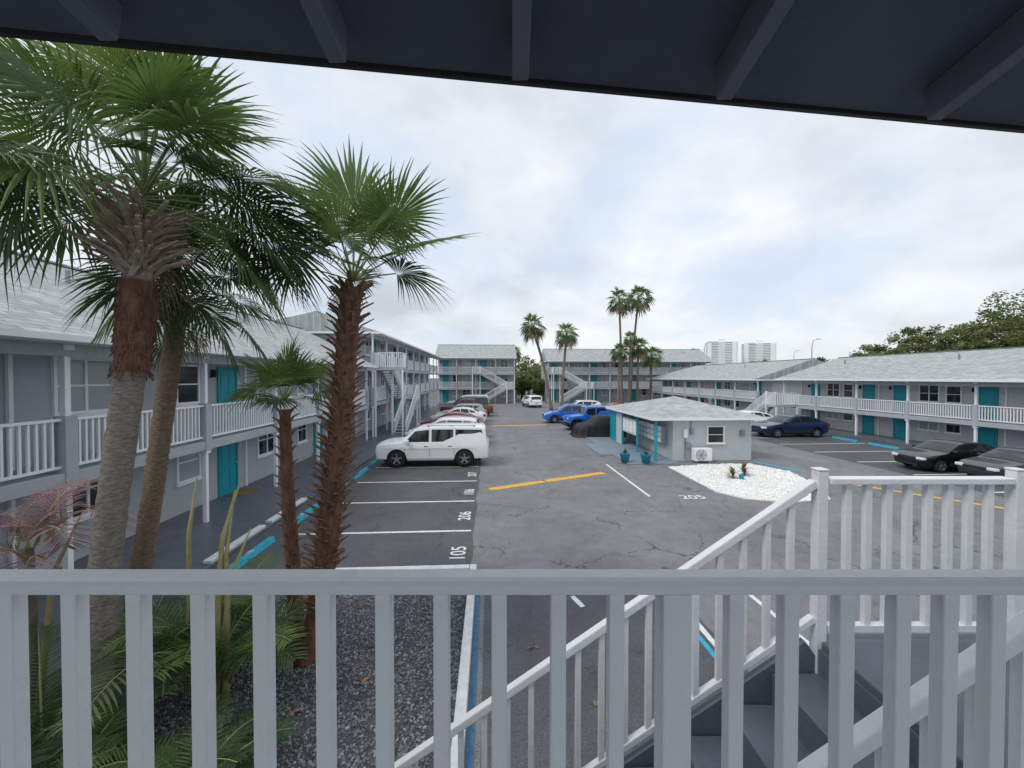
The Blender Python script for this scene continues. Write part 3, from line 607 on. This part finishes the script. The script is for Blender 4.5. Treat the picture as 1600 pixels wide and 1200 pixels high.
def far_palm(label,px,py,d,bpx=None,cr=1.7,seed=0):
    rg=random.Random(seed); top=Q(px,py,d); bp=W(((bpx or px)-800)/F*d,d,0); t=thing('palm_tree',label,'palm tree',bp)
    rel=top-bp; b=MB(); mid=rel*.5+Vector(((-rel.x)*.12,0,0)); trunk(b,[(0,0,0),mid*.5+Vector((0,0,0)),mid,rel],.22,.15,8,14,.01,0,rg); b.build('trunk','bark',t,smooth=True)
    q=MB()
    for i in range(26):
        f=(i+.5)/26; el=R(-55+140*f); fan(q,rel,i*2.4,el,cr*.5*rg.uniform(.8,1.2),cr*.62*rg.uniform(.8,1.1),13,R(220),.2+.25*(1-f),(0 if f<.5 else 1) if f>.12 else 4,rg,costa=.1,seg=3,pw=.05)
    q.build('crown',['palmA','palmB','palmC','petiole','palmdead'],t,fix=False)
for i,a in enumerate([(832,510,50,862,1.9),(885,522,56,878,2.0),(967,470,58,972,2.1),(997,466,60,984,2.2),(968,550,56,966,1.5),(997,543,58,996,1.8),(1018,556,61,1016,1.9),(785,562,75,787,1.7),(804,551,78,806,1.8),(1085,556,85,1085,2.0),(985,530,57,983,1.3)]):
    far_palm(['leaning tall palm at the right side of the far lane end','tall palm in front of the far right block, left of the tall pair','left palm of the very tall pair behind the utility building','right palm of the very tall pair behind the utility building','short palm beneath the left tall palm','medium palm beneath the right tall palm','bushy palm right of the tall pair','left palm above the far left block','right palm above the far left block','palm top over the far right block ridge','young palm between the tall pair trunks'][i],*a[:3],a[3],a[4],i)
# ---------------------------------------------------------------- vehicles
KIND={
'suv':dict(L=5.1,W=1.98,zb=1.13,tk=.12,wr=.4,wx=(1.62,-1.5),prof=[(2.5,.42),(2.57,.6),(2.57,.86),(2.53,1.03),(2.32,1.1),(1.42,1.17),(.86,1.72),(.55,1.83),(-.5,1.87),(-2.3,1.85),(-2.47,1.78),(-2.55,1.2),(-2.58,1.0),(-2.57,.55),(-2.48,.42)],
 win=[[(1.22,1.2),(.78,1.68),(.14,1.75),(.14,1.2)],[(.02,1.2),(.02,1.76),(-.98,1.76),(-.98,1.2)],[(-1.08,1.2),(-1.08,1.76),(-2.3,1.74),(-2.42,1.22)]],ws=(5,6),rw=(10,11),rack=1.9),
'crossover':dict(L=4.6,W=1.85,zb=1.02,tk=.2,wr=.35,wx=(1.4,-1.35),prof=[(2.25,.36),(2.3,.6),(2.22,.8),(1.5,1.0),(1.15,1.04),(.4,1.55),(.1,1.62),(-1.5,1.6),(-1.9,1.5),(-2.2,1.05),(-2.3,.85),(-2.28,.45),(-2.2,.34)],
 win=[[(.95,1.06),(.3,1.5),(-.1,1.54),(-.1,1.06)],[(-.18,1.06),(-.18,1.54),(-1.05,1.52),(-1.05,1.06)],[(-1.13,1.06),(-1.13,1.52),(-1.6,1.48),(-1.9,1.12)]],ws=(4,5),rw=(8,9),rack=0),
'sedan':dict(L=4.7,W=1.8,zb=.95,tk=.32,wr=.33,wx=(1.42,-1.36),prof=[(2.24,.28),(2.33,.42),(2.34,.6),(2.26,.74),(1.9,.85),(1.4,.93),(1.12,.98),(.68,1.24),(.36,1.4),(.05,1.47),(-.4,1.49),(-.85,1.46),(-1.3,1.34),(-1.8,1.12),(-2.15,1.06),(-2.3,.98),(-2.36,.78),(-2.36,.5),(-2.28,.3)],
 win=[[(.95,.99),(.64,1.18),(.3,1.34),(-.16,1.41),(-.16,.99)],[(-.24,.99),(-.24,1.42),(-.8,1.4),(-1.05,1.01)],[(-1.12,1.02),(-.9,1.38),(-1.28,1.26),(-1.55,1.12)]],ws=(6,8),rw=(12,13),rack=0),
'jeep':dict(L=4.3,W=1.85,zb=1.15,tk=.08,wr=.42,wx=(1.35,-1.3),prof=[(1.95,.55),(2.05,.62),(2.02,1.08),(1.0,1.17),(.85,1.19),(.55,1.76),(.45,1.84),(-1.95,1.84),(-2.02,1.76),(-2.05,1.1),(-2.05,.62),(-1.95,.55)],
 win=[[(.72,1.22),(.48,1.7),(-.1,1.74),(-.1,1.2)],[(-.2,1.2),(-.2,1.74),(-.95,1.74),(-.95,1.2)],[(-1.08,1.2),(-1.08,1.74),(-1.88,1.74),(-1.9,1.2)]],ws=(4,5),rw=(8,9),rack=0),
'pickup':dict(L=5.5,W=1.98,zb=1.12,tk=.16,wr=.4,wx=(1.75,-1.6),prof=[(2.7,.45),(2.76,.65),(2.72,1.0),(2.5,1.1),(1.5,1.16),(1.3,1.18),(.75,1.74),(.4,1.82),(-.6,1.82),(-.85,1.72),(-.98,1.16),(-2.7,1.14),(-2.75,.8),(-2.73,.5),(-2.6,.45)],
 win=[[(1.15,1.18),(.65,1.66),(.2,1.7),(.2,1.18)],[(.12,1.18),(.12,1.7),(-.6,1.68),(-.8,1.2)]],ws=(5,6),rw=(9,10),rack=0)}
def car(label,kind,paint,x,y,rot,group=None,rimm='rim',scale=1):
    k=KIND[kind]; L,Wd,zb,tk,wr=k['L'],k['W'],k['zb'],k['tk'],k['wr']
    t=thing('parked_car' if kind!='pickup' else 'pickup_truck',label,'car' if kind!='pickup' else 'pickup truck',(x,y,.008),rot,group); t.scale=(scale,)*3
    ev=.75 if kind=='sedan' else (.3 if kind=='suv' else .6); kv=.38 if kind=='sedan' else .42
    def hw(X,Z):
        h=Wd/2
        if Z>zb: h-=(Z-zb)*tk+.02
        if Z<.5: h-=(.5-Z)*.18
        e=abs(X)-(L/2-ev)
        if e>0: h-=e*e*kv
        return h
    prof=k['prof']; bot=min(prof[0][1],prof[-1][1])-.0
    poly=list(prof)
    for wx in reversed(k['wx']):
        rr=wr+.06
        for i in range(13):
            a=PI-PI*i/12; z=wr+rr*math.sin(a)
            poly.append((wx+rr*math.cos(a),max(z,bot-.06)))
    bm=bmesh.new(); vs=[bm.verts.new((p[0],-1,p[1])) for p in poly]; f=bm.faces.new(vs)
    ex=bmesh.ops.extrude_face_region(bm,geom=[f]); bmesh.ops.translate(bm,vec=(0,2,0),verts=[g for g in ex['geom'] if isinstance(g,bmesh.types.BMVert)])
    def cut(co,no): bmesh.ops.bisect_plane(bm,geom=bm.verts[:]+bm.edges[:]+bm.faces[:],plane_co=co,plane_no=no)
    for z in (.5,zb-.22,zb): cut((0,0,z),(0,0,1))
    for X in (L/2-ev,L/2-ev*.66,L/2-ev*.33,-L/2+ev,-L/2+ev*.66,-L/2+ev*.33): cut((X,0,0),(1,0,0))
    cut((0,0,0),(0,1,0)); cut((0,.6,0),(0,1,0)); cut((0,-.6,0),(0,1,0))
    for v in bm.verts:
        y0=v.co.y; sgn=0 if abs(y0)<.01 else (1 if y0>0 else -1); inner=abs(y0)<.9
        X,Z=v.co.x,v.co.z; b_=.03 if abs(Z-(zb-.22))<.01 else 0
        v.co.y=sgn*(hw(X,Z)+b_)*(.62 if inner and sgn else 1)
        if inner and Z>zb-.15: v.co.z+=.035 if sgn==0 else .024
        if inner and Z<zb and abs(X)>L/2-.3: v.co.x+= (.07 if sgn==0 else .04)*(1 if X>0 else -1)
    bmesh.ops.recalc_face_normals(bm,faces=bm.faces)
    for e in bm.edges:
        e.smooth = len(e.link_faces)==2 and e.calc_face_angle(0)<R(34)
    for f in bm.faces: f.smooth=True
    me=bpy.data.meshes.new('body'); bm.to_mesh(me); bm.free(); me.materials.append(M[paint]); link('body',me,t,bevel=.03)
    b=MB(); b.box(-L/2+.3,L/2-.3,-Wd/2+.22,Wd/2-.22,.22,.6); b.build('underbody','blacktrim',t)
    for w in k['win']:
        for s in (-1,1):
            b=MB(); b.add([(p[0],s*(hw(p[0],p[1])+.009),p[1]) for p in w],[tuple(range(len(w)))]); b.build('side_window','carglass',t)
    for nmn,(i,j) in (('windscreen',k['ws']),('rear_window',k['rw'])):
        a=Vector((prof[i][0],0,prof[i][1])); c=Vector((prof[j][0],0,prof[j][1])); d=c-a; n=Vector((abs(d.z),0,abs(d.x))).normalized()
        if nmn=='rear_window': n.x*=-1
        p=a+d*.08+n*.014; q=a+d*.94+n*.014
        b=MB(); vs=[]
        for P_ in (p,q):
            h=hw(P_.x,P_.z)-.08; vs+=[(P_.x,-h,P_.z+.002),(P_.x,-h*.62,P_.z+.024),(P_.x,0,P_.z+.036),(P_.x,h*.62,P_.z+.024),(P_.x,h,P_.z+.002)]
        b.add(vs,[(m,m+1,m+6,m+5) for m in range(4)]); b.build(nmn,'carglass',t,smooth=True)
    for wx in k['wx']:
        for s in (-1,1):
            yy=s*(Wd/2-.13); b=MB(); b.lathe([(wr*.62,-.1),(wr*.93,-.1),(wr,-.07),(wr,.07),(wr*.93,.1),(wr*.62,.1)],28,(0,0,0),'y'); wh=b.build('wheel','tyre',t,(wx,yy,wr),smooth=True)
            q=MB(); q.lathe([(wr*.64,.09),(wr*.6,.06),(wr*.58,.02),(0,.0)] if s>0 else [(wr*.64,-.09),(wr*.6,-.06),(wr*.58,-.02),(0,0)],24,(0,0,0),'y',1)
            for m_ in range(5):
                a=m_*2*PI/5+.3; q.bar((0,s*.06,0),(wr*.6*math.cos(a),s*.07,wr*.6*math.sin(a)),.09,.03,0,.07,.03,Vector((-math.sin(a),0,math.cos(a))))
            q.lathe([(.06,s*.05),(.06,s*.085),(0,s*.09)],12,(0,0,0),'y',0); q.lathe([(wr*.6,s*.05),(wr*.6,s*.1),(wr*.66,s*.1)],24,(0,0,0),'y',0)
            q.build('rim',[rimm,'blacktrim'],wh)
    fx=L/2
    for s in (-1,1):
        b=MB(); zc=zb-.26 if kind!='jeep' else .95; yy=Wd/2*.70
        b.box(fx-.35,fx+.02 if kind!='jeep' else fx-.08,s*yy-.17,s*yy+.17,zc-.07,zc+.06); b.build('headlight','lamp',t,bevel=.03)
        b=MB(); zc=zb-.1
        b.box(-fx-.0,-fx+.22,min(s*(Wd/2-.3),s*(Wd/2-.1)),max(s*(Wd/2-.3),s*(Wd/2-.1)),zc-.1,zc+.1); b.build('taillight','redlamp',t,bevel=.02)
        wxm=k['win'][0][0][0]; b=MB(); b.box(wxm-.18,wxm-.02,min(s*(Wd/2-.03),s*(Wd/2+.17)),max(s*(Wd/2-.03),s*(Wd/2+.17)),zb+.02,zb+.17); b.build('mirror',paint,t,bevel=.03)
        b=MB()
        for w in k['win'][:2]:
            xh=min(p[0] for p in w); b.box(xh+.06,xh+.22,min(s*(Wd/2),s*(Wd/2+.035)),max(s*(Wd/2),s*(Wd/2+.035)),zb-.15,zb-.11)
        b.build('door_handle','blacktrim' if paint!='pwhite' else 'chrome',t)
        b=MB()
        for X in [k['win'][0][0][0]+.02]+[min(p[0] for p in w)-.04 for w in k['win'][:2]]:
            b.box(X-.005,X+.005,min(s*(Wd/2-.05),s*(Wd/2+.012)),max(s*(Wd/2-.05),s*(Wd/2+.012)),.5,zb-.24)
        b.build('door_seam','blacktrim',t)
        b=MB(); b.box(k['wx'][1]+wr+.1,k['wx'][0]-wr-.1,min(s*(Wd/2-.1),s*(Wd/2+.015)),max(s*(Wd/2-.1),s*(Wd/2+.015)),.34,.46); b.build('sill_trim','psilver' if kind=='suv' else 'blacktrim',t,bevel=.02)
        if k['rack']:
            b=MB(); b.bar((.2,s*.74,k['rack']+.02),(-2.0,s*.74,k['rack']+.01),.04,.035); 
            for X in (.2,-.9,-1.95): b.box(X-.05,X+.05,s*.74-.02,s*.74+.02,k['rack']-.1,k['rack']+.02)
            b.build('roof_rack','psilver',t)
    b=MB(); b.box(fx-.2,fx+.045 if kind!='jeep' else fx-.09,-.45,.45,zb-.36,zb-.22); b.build('grille','blacktrim',t,bevel=.02)
    if kind!='sedan':
        b=MB(); b.box(fx-.25,fx+.07,-Wd/2*.78,Wd/2*.78,.36,.52); b.build('front_bumper',paint if kind!='jeep' else 'blacktrim',t,bevel=.05)
        b=MB(); b.box(-fx-.06,-fx+.25,-Wd/2*.8,Wd/2*.8,.38,.56); b.build('rear_bumper',paint if kind!='jeep' else 'blacktrim',t,bevel=.05)
    else:
        b=MB(); b.box(fx-.2,fx+.05,-.55,.55,.3,.42); b.build('air_intake','blacktrim',t,bevel=.02)
    b=MB(); b.box(-fx-.085,-fx-.06,-.16,.16,.62,.76); b.build('licence_plate','plate',t)
    if kind=='jeep':
        b=MB(); b.lathe([(0,-.1),(.38,-.1),(.4,-.05),(.4,.08)],24,(0,0,0),'y'); o=b.build('spare_wheel','tyre',t,(-fx-.08,0,1.05),PI/2)
        for wx in k['wx']:
            for s in (-1,1):
                b=MB(); P_=[(wx+(wr+.12)*math.cos(a),wr+(wr+.12)*math.sin(a)) for a in [PI*i/10 for i in range(11)]]
                for i in range(10): b.bar((P_[i][0],s*(Wd/2+.04),P_[i][1]),(P_[i+1][0],s*(Wd/2+.04),P_[i+1][1]),.16,.05)
                b.build('fender_flare','blacktrim',t)
    return t
S=lambda i:9.3+2.56*i
car('white full size SUV parked in the nearest occupied left stall','suv','pwhite',-2.62,19.1,PI,scale=.98)
car('white crossover parked directly behind the white SUV','crossover','pwhite',-2.7,S(6)-.1,PI)
car('bright red sedan third in the left row of cars','sedan','pred',-2.7,S(7),PI)
car('dark red sedan fourth in the left row of cars','sedan','pdred',-2.9,S(8)+.2,PI)
car('white sedan midway along the left row of cars','sedan','pwhite',-2.7,S(10),PI)
car('silver crossover after the white sedan in the left row','crossover','psilver',-2.6,S(11),PI)
car('rust brown pickup in the far left stalls','pickup','pbrown',-2.4,S(13),PI)
car('dark grey SUV toward the far end of the left row','suv','pgrey',-2.7,S(14)+.3,PI)
car('white SUV farthest along the left row','suv','pwhite',-2.7,S(16)+.3,PI)
car('bright blue boxy off road SUV behind the covered car','jeep','pblue',8.0,31.0,PI+.05)
car('deep blue SUV left of the bright blue boxy SUV','crossover','pblue',7.2,36.0,PI)
car('white car behind the blue SUVs near the tall palms','crossover','pwhite',9.8,42.5,PI)
car('red sedan parked by the utility building rear corner','sedan','pred',12.4,39.5,PI)
car('small white car at the far end of the lane','crossover','pwhite',5.9,55.5,PI/2+.2)
car('white sedan parked beyond the blue sedan on the right','sedan','pwhite',20.0,30.0,PI)
car('dark blue sedan parked in front of the right building','sedan','pnavy',20.9,26.6,PI)
car('black sedan on the right, farther of the two dark sedans','sedan','pblack',20.6,16.6,PI-.03,scale=.85)
car('dark charcoal sedan at the right edge, nearest of the right cars','sedan','pgrey',21.1,14.5,PI-.03,scale=.85)
# covered car
b=MB(); n=96; zz_=[0,.12,.3,.5,.7,.86,.97,1.0]; vs=[]
def topz(x): 
    if x>1.15: return .92-.12*(x-1.15)
    if x>.5: return .92+.5*(1.15-x)/.65
    if x>-.9: return 1.42
    return 1.42-.4*(-.9-x)/1.2
for ri,fz in enumerate(zz_):
    sh=[1.08,1.04,1.01,.99,.97,.93,.86,.74][ri]
    for k in range(n):
        a=2*PI*k/n; c,sn=math.cos(a),math.sin(a); e=.4; x=2.15*abs(c)**e*(1 if c>0 else -1); y=.93*abs(sn)**e*(1 if sn>0 else -1)
        fo=1+(.035*math.sin(k*1.9)+.03*math.sin(k*.77+1)+.02*math.sin(k*3.1))*(1-fz)
        X=x*sh*fo; tz=topz(X); inn=max(0,(tz-.95)*.28)*(fz>.7)
        vs.append((X,y*(sh-inn)*fo,fz*tz+(.02*math.sin(k*.6+ri) if ri else 0)))
fs=[(i*n+k,i*n+(k+1)%n,(i+1)*n+(k+1)%n,(i+1)*n+k) for i in range(len(zz_)-1) for k in range(n)]
base_=(len(zz_)-1)*n
for k in range(n//2):
    a0,a1=base_+k,base_+k+1; b0,b1=base_+(n-k)%n,base_+(n-k-1)%n
    if len({a0,a1,b1,b0})>=3: fs.append(tuple(dict.fromkeys((a0,a1,b1,b0))))
b.add(vs,fs)
tag(b.build('covered_car','tarp',None,(8.1,27.6,.01),PI+.05,smooth=True),'car hidden under a black fabric cover beside the mailboxes','covered car')
# ---------------------------------------------------------------- distant towers and lights
def tower(label,px0,px1,py,d,seed):
    x0,y0=at(px0,d); x1,y1=at(px1,d); h=ztop(py,d); w=(Vector((x1,y1))-Vector((x0,y0))).length
    t=thing('condo_tower',label,'tower',((x0+x1)/2,(y0+y1)/2,0),-math.radians(28)); b=MB(); g=MB(); nf=24; fh=h/nf
    b.box(-w*.1,w*.1,-w*.3,w*.3,0,h+4); b.box(-w*.42,-w*.3,-w*.34,w*.2,0,h); b.box(w*.3,w*.42,-w*.34,w*.2,0,h-3)
    b.box(-w*.3,-w*.1,-w*.2,w*.2,h,h+1.5); b.box(w*.1,w*.3,-w*.2,w*.2,h-3,h-1)
    for i in range(nf): b.box(-w*.46,w*.46,-w*.33,w*.26,i*fh,i*fh+fh*.5)
    g.box(-w*.43,w*.43,-w*.29,w*.22,0,h-3.5); b.build('frame','towerw',t); g.build('glass','towerg',t)
tower('left white high rise tower on the horizon',1103,1150,534,800,1); tower('right white high rise tower on the horizon',1160,1208,536,820,2)
for i,(px,py,d) in enumerate(((1268,530,120),(1100,535,140),(1240,548,200))):
    p=W((px-800)/F*d,d,0); h=ztop(py,d); t=thing('street_lamp',['tall street lamp rising over the right roof','street lamp left of the white towers','distant street lamp between the towers and the tree row'][i],'street lamp',p)
    b=MB(); b.tube([(0,0,0),(0,0,h*.85),(.4,0,h*.97),(1.6,0,h)],[.16,.11,.09,.07],8); b.build('pole','metalgrey',t); b=MB(); b.box(1.5,2.6,-.2,.2,h-.05,h+.12); b.build('lamp_head','metalgrey',t)
# ---------------------------------------------------------------- foreground balcony
ZF=2.6
b=MB(); b.box(-5,6,-1.9,.92,ZF-.2,ZF-.002); o=b.build('balcony_floor','floorpaint',None,(0,0,0),-A); struct(o)
t=thing('balcony_railing','grey white painted railing crossing the bottom of the view in front of the camera','railing',W(0,.8,ZF),-A)
b=MB(); zt=3.70-ZF; y0,y1=-.024,.034
prof=[(y0,zt-.03),(y0-.003,zt-.014),(y0+.004,zt-.004),(y0+.014,zt),(y1-.012,zt),(y1-.002,zt-.006),(y1,zt-.018),(y1-.002,zt-.032)]
b.prism(prof,'x',-2.2,3.2); b.build('top_rail','railwhite',t,bevel=.003)
pxs=[-180,-82,17,115,215,315,411,508,600,690,780,872,962,1147,1232,1318,1405,1478,1552,1640,1730]
for px in pxs:
    x=(px-800)/F*.81; b=MB(); b.box(-.0155,.0155,-.013,.016,-.2,zt-.033); b.build('baluster','railwhite',t,(x,.004,0),bevel=.003)
b=MB(); b.box(-.029,.029,-.022,.03,-.2,zt-.033); b.build('post','railwhite',t,((1053-800)/F*.81,.004,0),bevel=.004)
# porch roof
t=thing('porch_roof','dark overhanging roof with exposed rafters above the balcony','roof',(0,0,0),-A)
def zr(d): return 4.9+.16*(1.07-d)
def ed(x): return 1.068+.105*x
vs=[]
for x in (-4,5):
    for d in (-1.89,ed(x)): vs+=[(x,d,zr(d)),(x,d,zr(d)+.03)]
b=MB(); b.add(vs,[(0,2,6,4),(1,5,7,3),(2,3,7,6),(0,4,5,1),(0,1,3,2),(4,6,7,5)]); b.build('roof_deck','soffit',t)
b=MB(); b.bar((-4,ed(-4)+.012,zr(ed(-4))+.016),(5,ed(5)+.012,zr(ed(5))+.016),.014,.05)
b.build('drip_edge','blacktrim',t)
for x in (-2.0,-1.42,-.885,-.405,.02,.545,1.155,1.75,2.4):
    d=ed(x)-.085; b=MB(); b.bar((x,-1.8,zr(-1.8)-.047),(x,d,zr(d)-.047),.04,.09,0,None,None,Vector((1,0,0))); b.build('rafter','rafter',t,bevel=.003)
b=MB()
for d in (.15,.45,.75): b.box(-4,5,d-.003,d+.003,zr(d)-.004,zr(d)+.0)
b.build('board_joint','blacktrim',t)
# staircase
t=thing('staircase','dark painted stairs and landing with white railings, lower right','staircase',(0,0,0),-A)
XS=1.76; YN=1.17; YFr=2.26
b=MB(); b.box(XS,4.6,.93,YFr+.05,ZF-.16,ZF); b.build('landing','stairpaint',t,bevel=.01)
for k in range(1,15):
    z=ZF-.18*k; x1=XS-.26*(k-1); x0=XS-.26*k
    b=MB(); b.box(x0-.025,x1-.0,YN+.03,YFr-.03,z-.04,z); b.build('tread','stairpaint',t,bevel=.005)
    b=MB(); b.box(x1-.02,x1-.003,YN+.03,YFr-.03,z+.002,z+.138); b.build('riser','stairpaint',t)
for y in (YN+.0,YFr-.0):
    b=MB(); b.bar((XS,y,ZF-.13),(XS-.26*14,y,ZF-.13-.18*14),.04,.3); b.build('stringer','stairpaint',t)
sl=.18/.26
def stair_rail(y,xa,xb,ztop,zbot,name='stair_railing'):
    r=MB(); r.bar((xa,y,ztop),(xb,y,ztop-sl*(xa-xb)),.05,.045); o=r.build(name,'stairwhite',t,bevel=.006)
    q=MB(); q.bar((xa,y,zbot),(xb,y,zbot-sl*(xa-xb)),.04,.036); q.build('bottom_rail','stairwhite',o,bevel=.004)
    n=int((xa-xb)/.135)
    for k in range(1,n):
        x=xa-k*.135; dz=sl*(xa-x); q=MB(); q.box(x-.016,x+.016,y-.015,y+.015,zbot-dz+.01,ztop-dz-.02); q.build('baluster','stairwhite',o)
stair_rail(YFr,XS-.03,-2.3,3.50,2.72)
stair_rail(YN,XS+.3,-2.3,3.72,2.95)
for x in (XS,2.88,4.1):
    b=MB(); b.box(x-.029,x+.029,YFr-.029,YFr+.029,ZF-.3,3.57); b.box(x-.032,x+.032,YFr-.032,YFr+.032,3.571,3.582); b.build('newel_post','stairwhite',t,bevel=.004)
for xa,xb in ((XS+.04,2.84),(2.92,4.06)):
    b=MB(); b.box(xa,xb,YFr-.035,YFr+.035,3.495,3.53); o=b.build('landing_railing','stairwhite',t,bevel=.005)
    q=MB(); q.box(xa,xb,YFr-.022,YFr+.022,ZF+.05,ZF+.085); q.build('bottom_rail','stairwhite',o)
    n=8
    for k in range(1,n+1):
        x=xa+(xb-xa)*k/(n+1); q=MB(); q.box(x-.017,x+.017,YFr-.016,YFr+.016,ZF+.086,3.494); q.build('baluster','stairwhite',o)
for x,y in ((XS+.1,YFr),(2.88,YFr),(4.5,1.0)):
    b=MB(); b.box(x-.06,x+.06,y-.1,y+.02,0,ZF-.3 if y>2 else ZF-.17); b.build('support_post','slabgrey',t)
b=MB(); b.box(-.3,.3,-.45,.45,0,.015); tag(b.build('doormat','doormat',None,(-8.6,14.3,.104)),'brown doormat before the teal ground floor door','doormat')
# ---------------------------------------------------------------- world, sun, camera
SAZ,SEL=R(-118),R(52)
w=bpy.data.worlds.new('World'); bpy.context.scene.world=w; w.use_nodes=True; nt=w.node_tree; N=nt.nodes; Lk=nt.links
bg=N['Background']; sky=N.new('ShaderNodeTexSky'); sky.sky_type='NISHITA'; sky.sun_disc=False; sky.sun_elevation=SEL; sky.sun_rotation=SAZ
tc=N.new('ShaderNodeTexCoord'); sp=N.new('ShaderNodeSeparateXYZ'); Lk.new(tc.outputs['Generated'],sp.inputs[0])
def mth(op,a,b_=None,c=None):
    n=N.new('ShaderNodeMath'); n.operation=op
    for i,q in enumerate((a,b_,c)):
        if q is None: continue
        if isinstance(q,(int,float)): n.inputs[i].default_value=q
        else: Lk.new(q,n.inputs[i])
    return n.outputs[0]
zc=mth('ADD',mth('MAXIMUM',sp.outputs[2],0),.38)
cx=mth('DIVIDE',sp.outputs[0],zc); cy=mth('DIVIDE',sp.outputs[1],zc); cb=N.new('ShaderNodeCombineXYZ'); Lk.new(cx,cb.inputs[0]); Lk.new(cy,cb.inputs[1])
def wn(s,d,r,dist=0,off=0):
    n=N.new('ShaderNodeTexNoise'); n.inputs['Scale'].default_value=s; n.inputs['Detail'].default_value=d; n.inputs['Roughness'].default_value=r; n.inputs['Distortion'].default_value=dist
    mp=N.new('ShaderNodeMapping'); mp.inputs['Location'].default_value=(off,off*.7,0); Lk.new(cb.outputs[0],mp.inputs[0]); Lk.new(mp.outputs[0],n.inputs['Vector']); return n.outputs[0]
n1=wn(2.6,7,.5,.1); n2=wn(.9,3,.5,0,3.3); comb=mth('ADD',mth('MULTIPLY',n1,.5),mth('MULTIPLY',n2,.5))
rp=N.new('ShaderNodeValToRGB'); e=rp.color_ramp.elements; e[0].position=.36; e[0].color=(.60,.63,.68,1); e[1].position=.60; e[1].color=(1.02,1.03,1.05,1)
m_=e.new(.48); m_.color=(.83,.87,.92,1); Lk.new(comb,rp.inputs[0])
bn=N.new('ShaderNodeMapRange'); bn.inputs[1].default_value=.48; bn.inputs[2].default_value=.62; bn.inputs[3].default_value=0; bn.inputs[4].default_value=.65; Lk.new(wn(1.5,5,.55,.2,8.1),bn.inputs[0])
bm_=N.new('ShaderNodeMix'); bm_.data_type='RGBA'; Lk.new(bn.outputs[0],bm_.inputs[0]); Lk.new(rp.outputs[0],bm_.inputs[6]); bm_.inputs[7].default_value=(.66,.78,.95,1)
sk=N.new('ShaderNodeMix'); sk.data_type='RGBA'; sk.blend_type='MULTIPLY'; sk.inputs[0].default_value=1; Lk.new(sky.outputs[0],sk.inputs[6]); sk.inputs[7].default_value=(.12,.12,.12,1)
mx=N.new('ShaderNodeMix'); mx.data_type='RGBA'; mx.inputs[0].default_value=.9; Lk.new(sk.outputs[2],mx.inputs[6]); Lk.new(bm_.outputs[2],mx.inputs[7])
hz=N.new('ShaderNodeMapRange'); hz.inputs[1].default_value=0; hz.inputs[2].default_value=.16; hz.inputs[3].default_value=.5; hz.inputs[4].default_value=0; Lk.new(sp.outputs[2],hz.inputs[0])
m2=N.new('ShaderNodeMix'); m2.data_type='RGBA'; Lk.new(hz.outputs[0],m2.inputs[0]); Lk.new(mx.outputs[2],m2.inputs[6]); m2.inputs[7].default_value=(.82,.86,.90,1)
Lk.new(m2.outputs[2],bg.inputs[0]); bg.inputs[1].default_value=1.05
sl_=bpy.data.lights.new('sun','SUN'); sl_.energy=1.5; sl_.angle=R(20); sl_.color=(1,.97,.93); so=bpy.data.objects.new('sun',sl_); C.objects.link(so)
dirv=Vector((math.sin(SAZ)*math.cos(SEL),math.cos(SAZ)*math.cos(SEL),math.sin(SEL))); so.rotation_euler=dirv.to_track_quat('Z','Y').to_euler(); so.location=dirv*50
cam=bpy.data.cameras.new('camera'); co=bpy.data.objects.new('camera',cam); C.objects.link(co); co.location=(0,0,H); co.rotation_euler=(PI/2-10/F,0,-A)
cam.sensor_width=36; cam.lens=36*F/1600; cam.clip_end=5000; cam.clip_start=.05
s=bpy.context.scene; s.camera=co; s.view_settings.view_transform='Standard'; s.view_settings.look='None'; s.view_settings.exposure=0
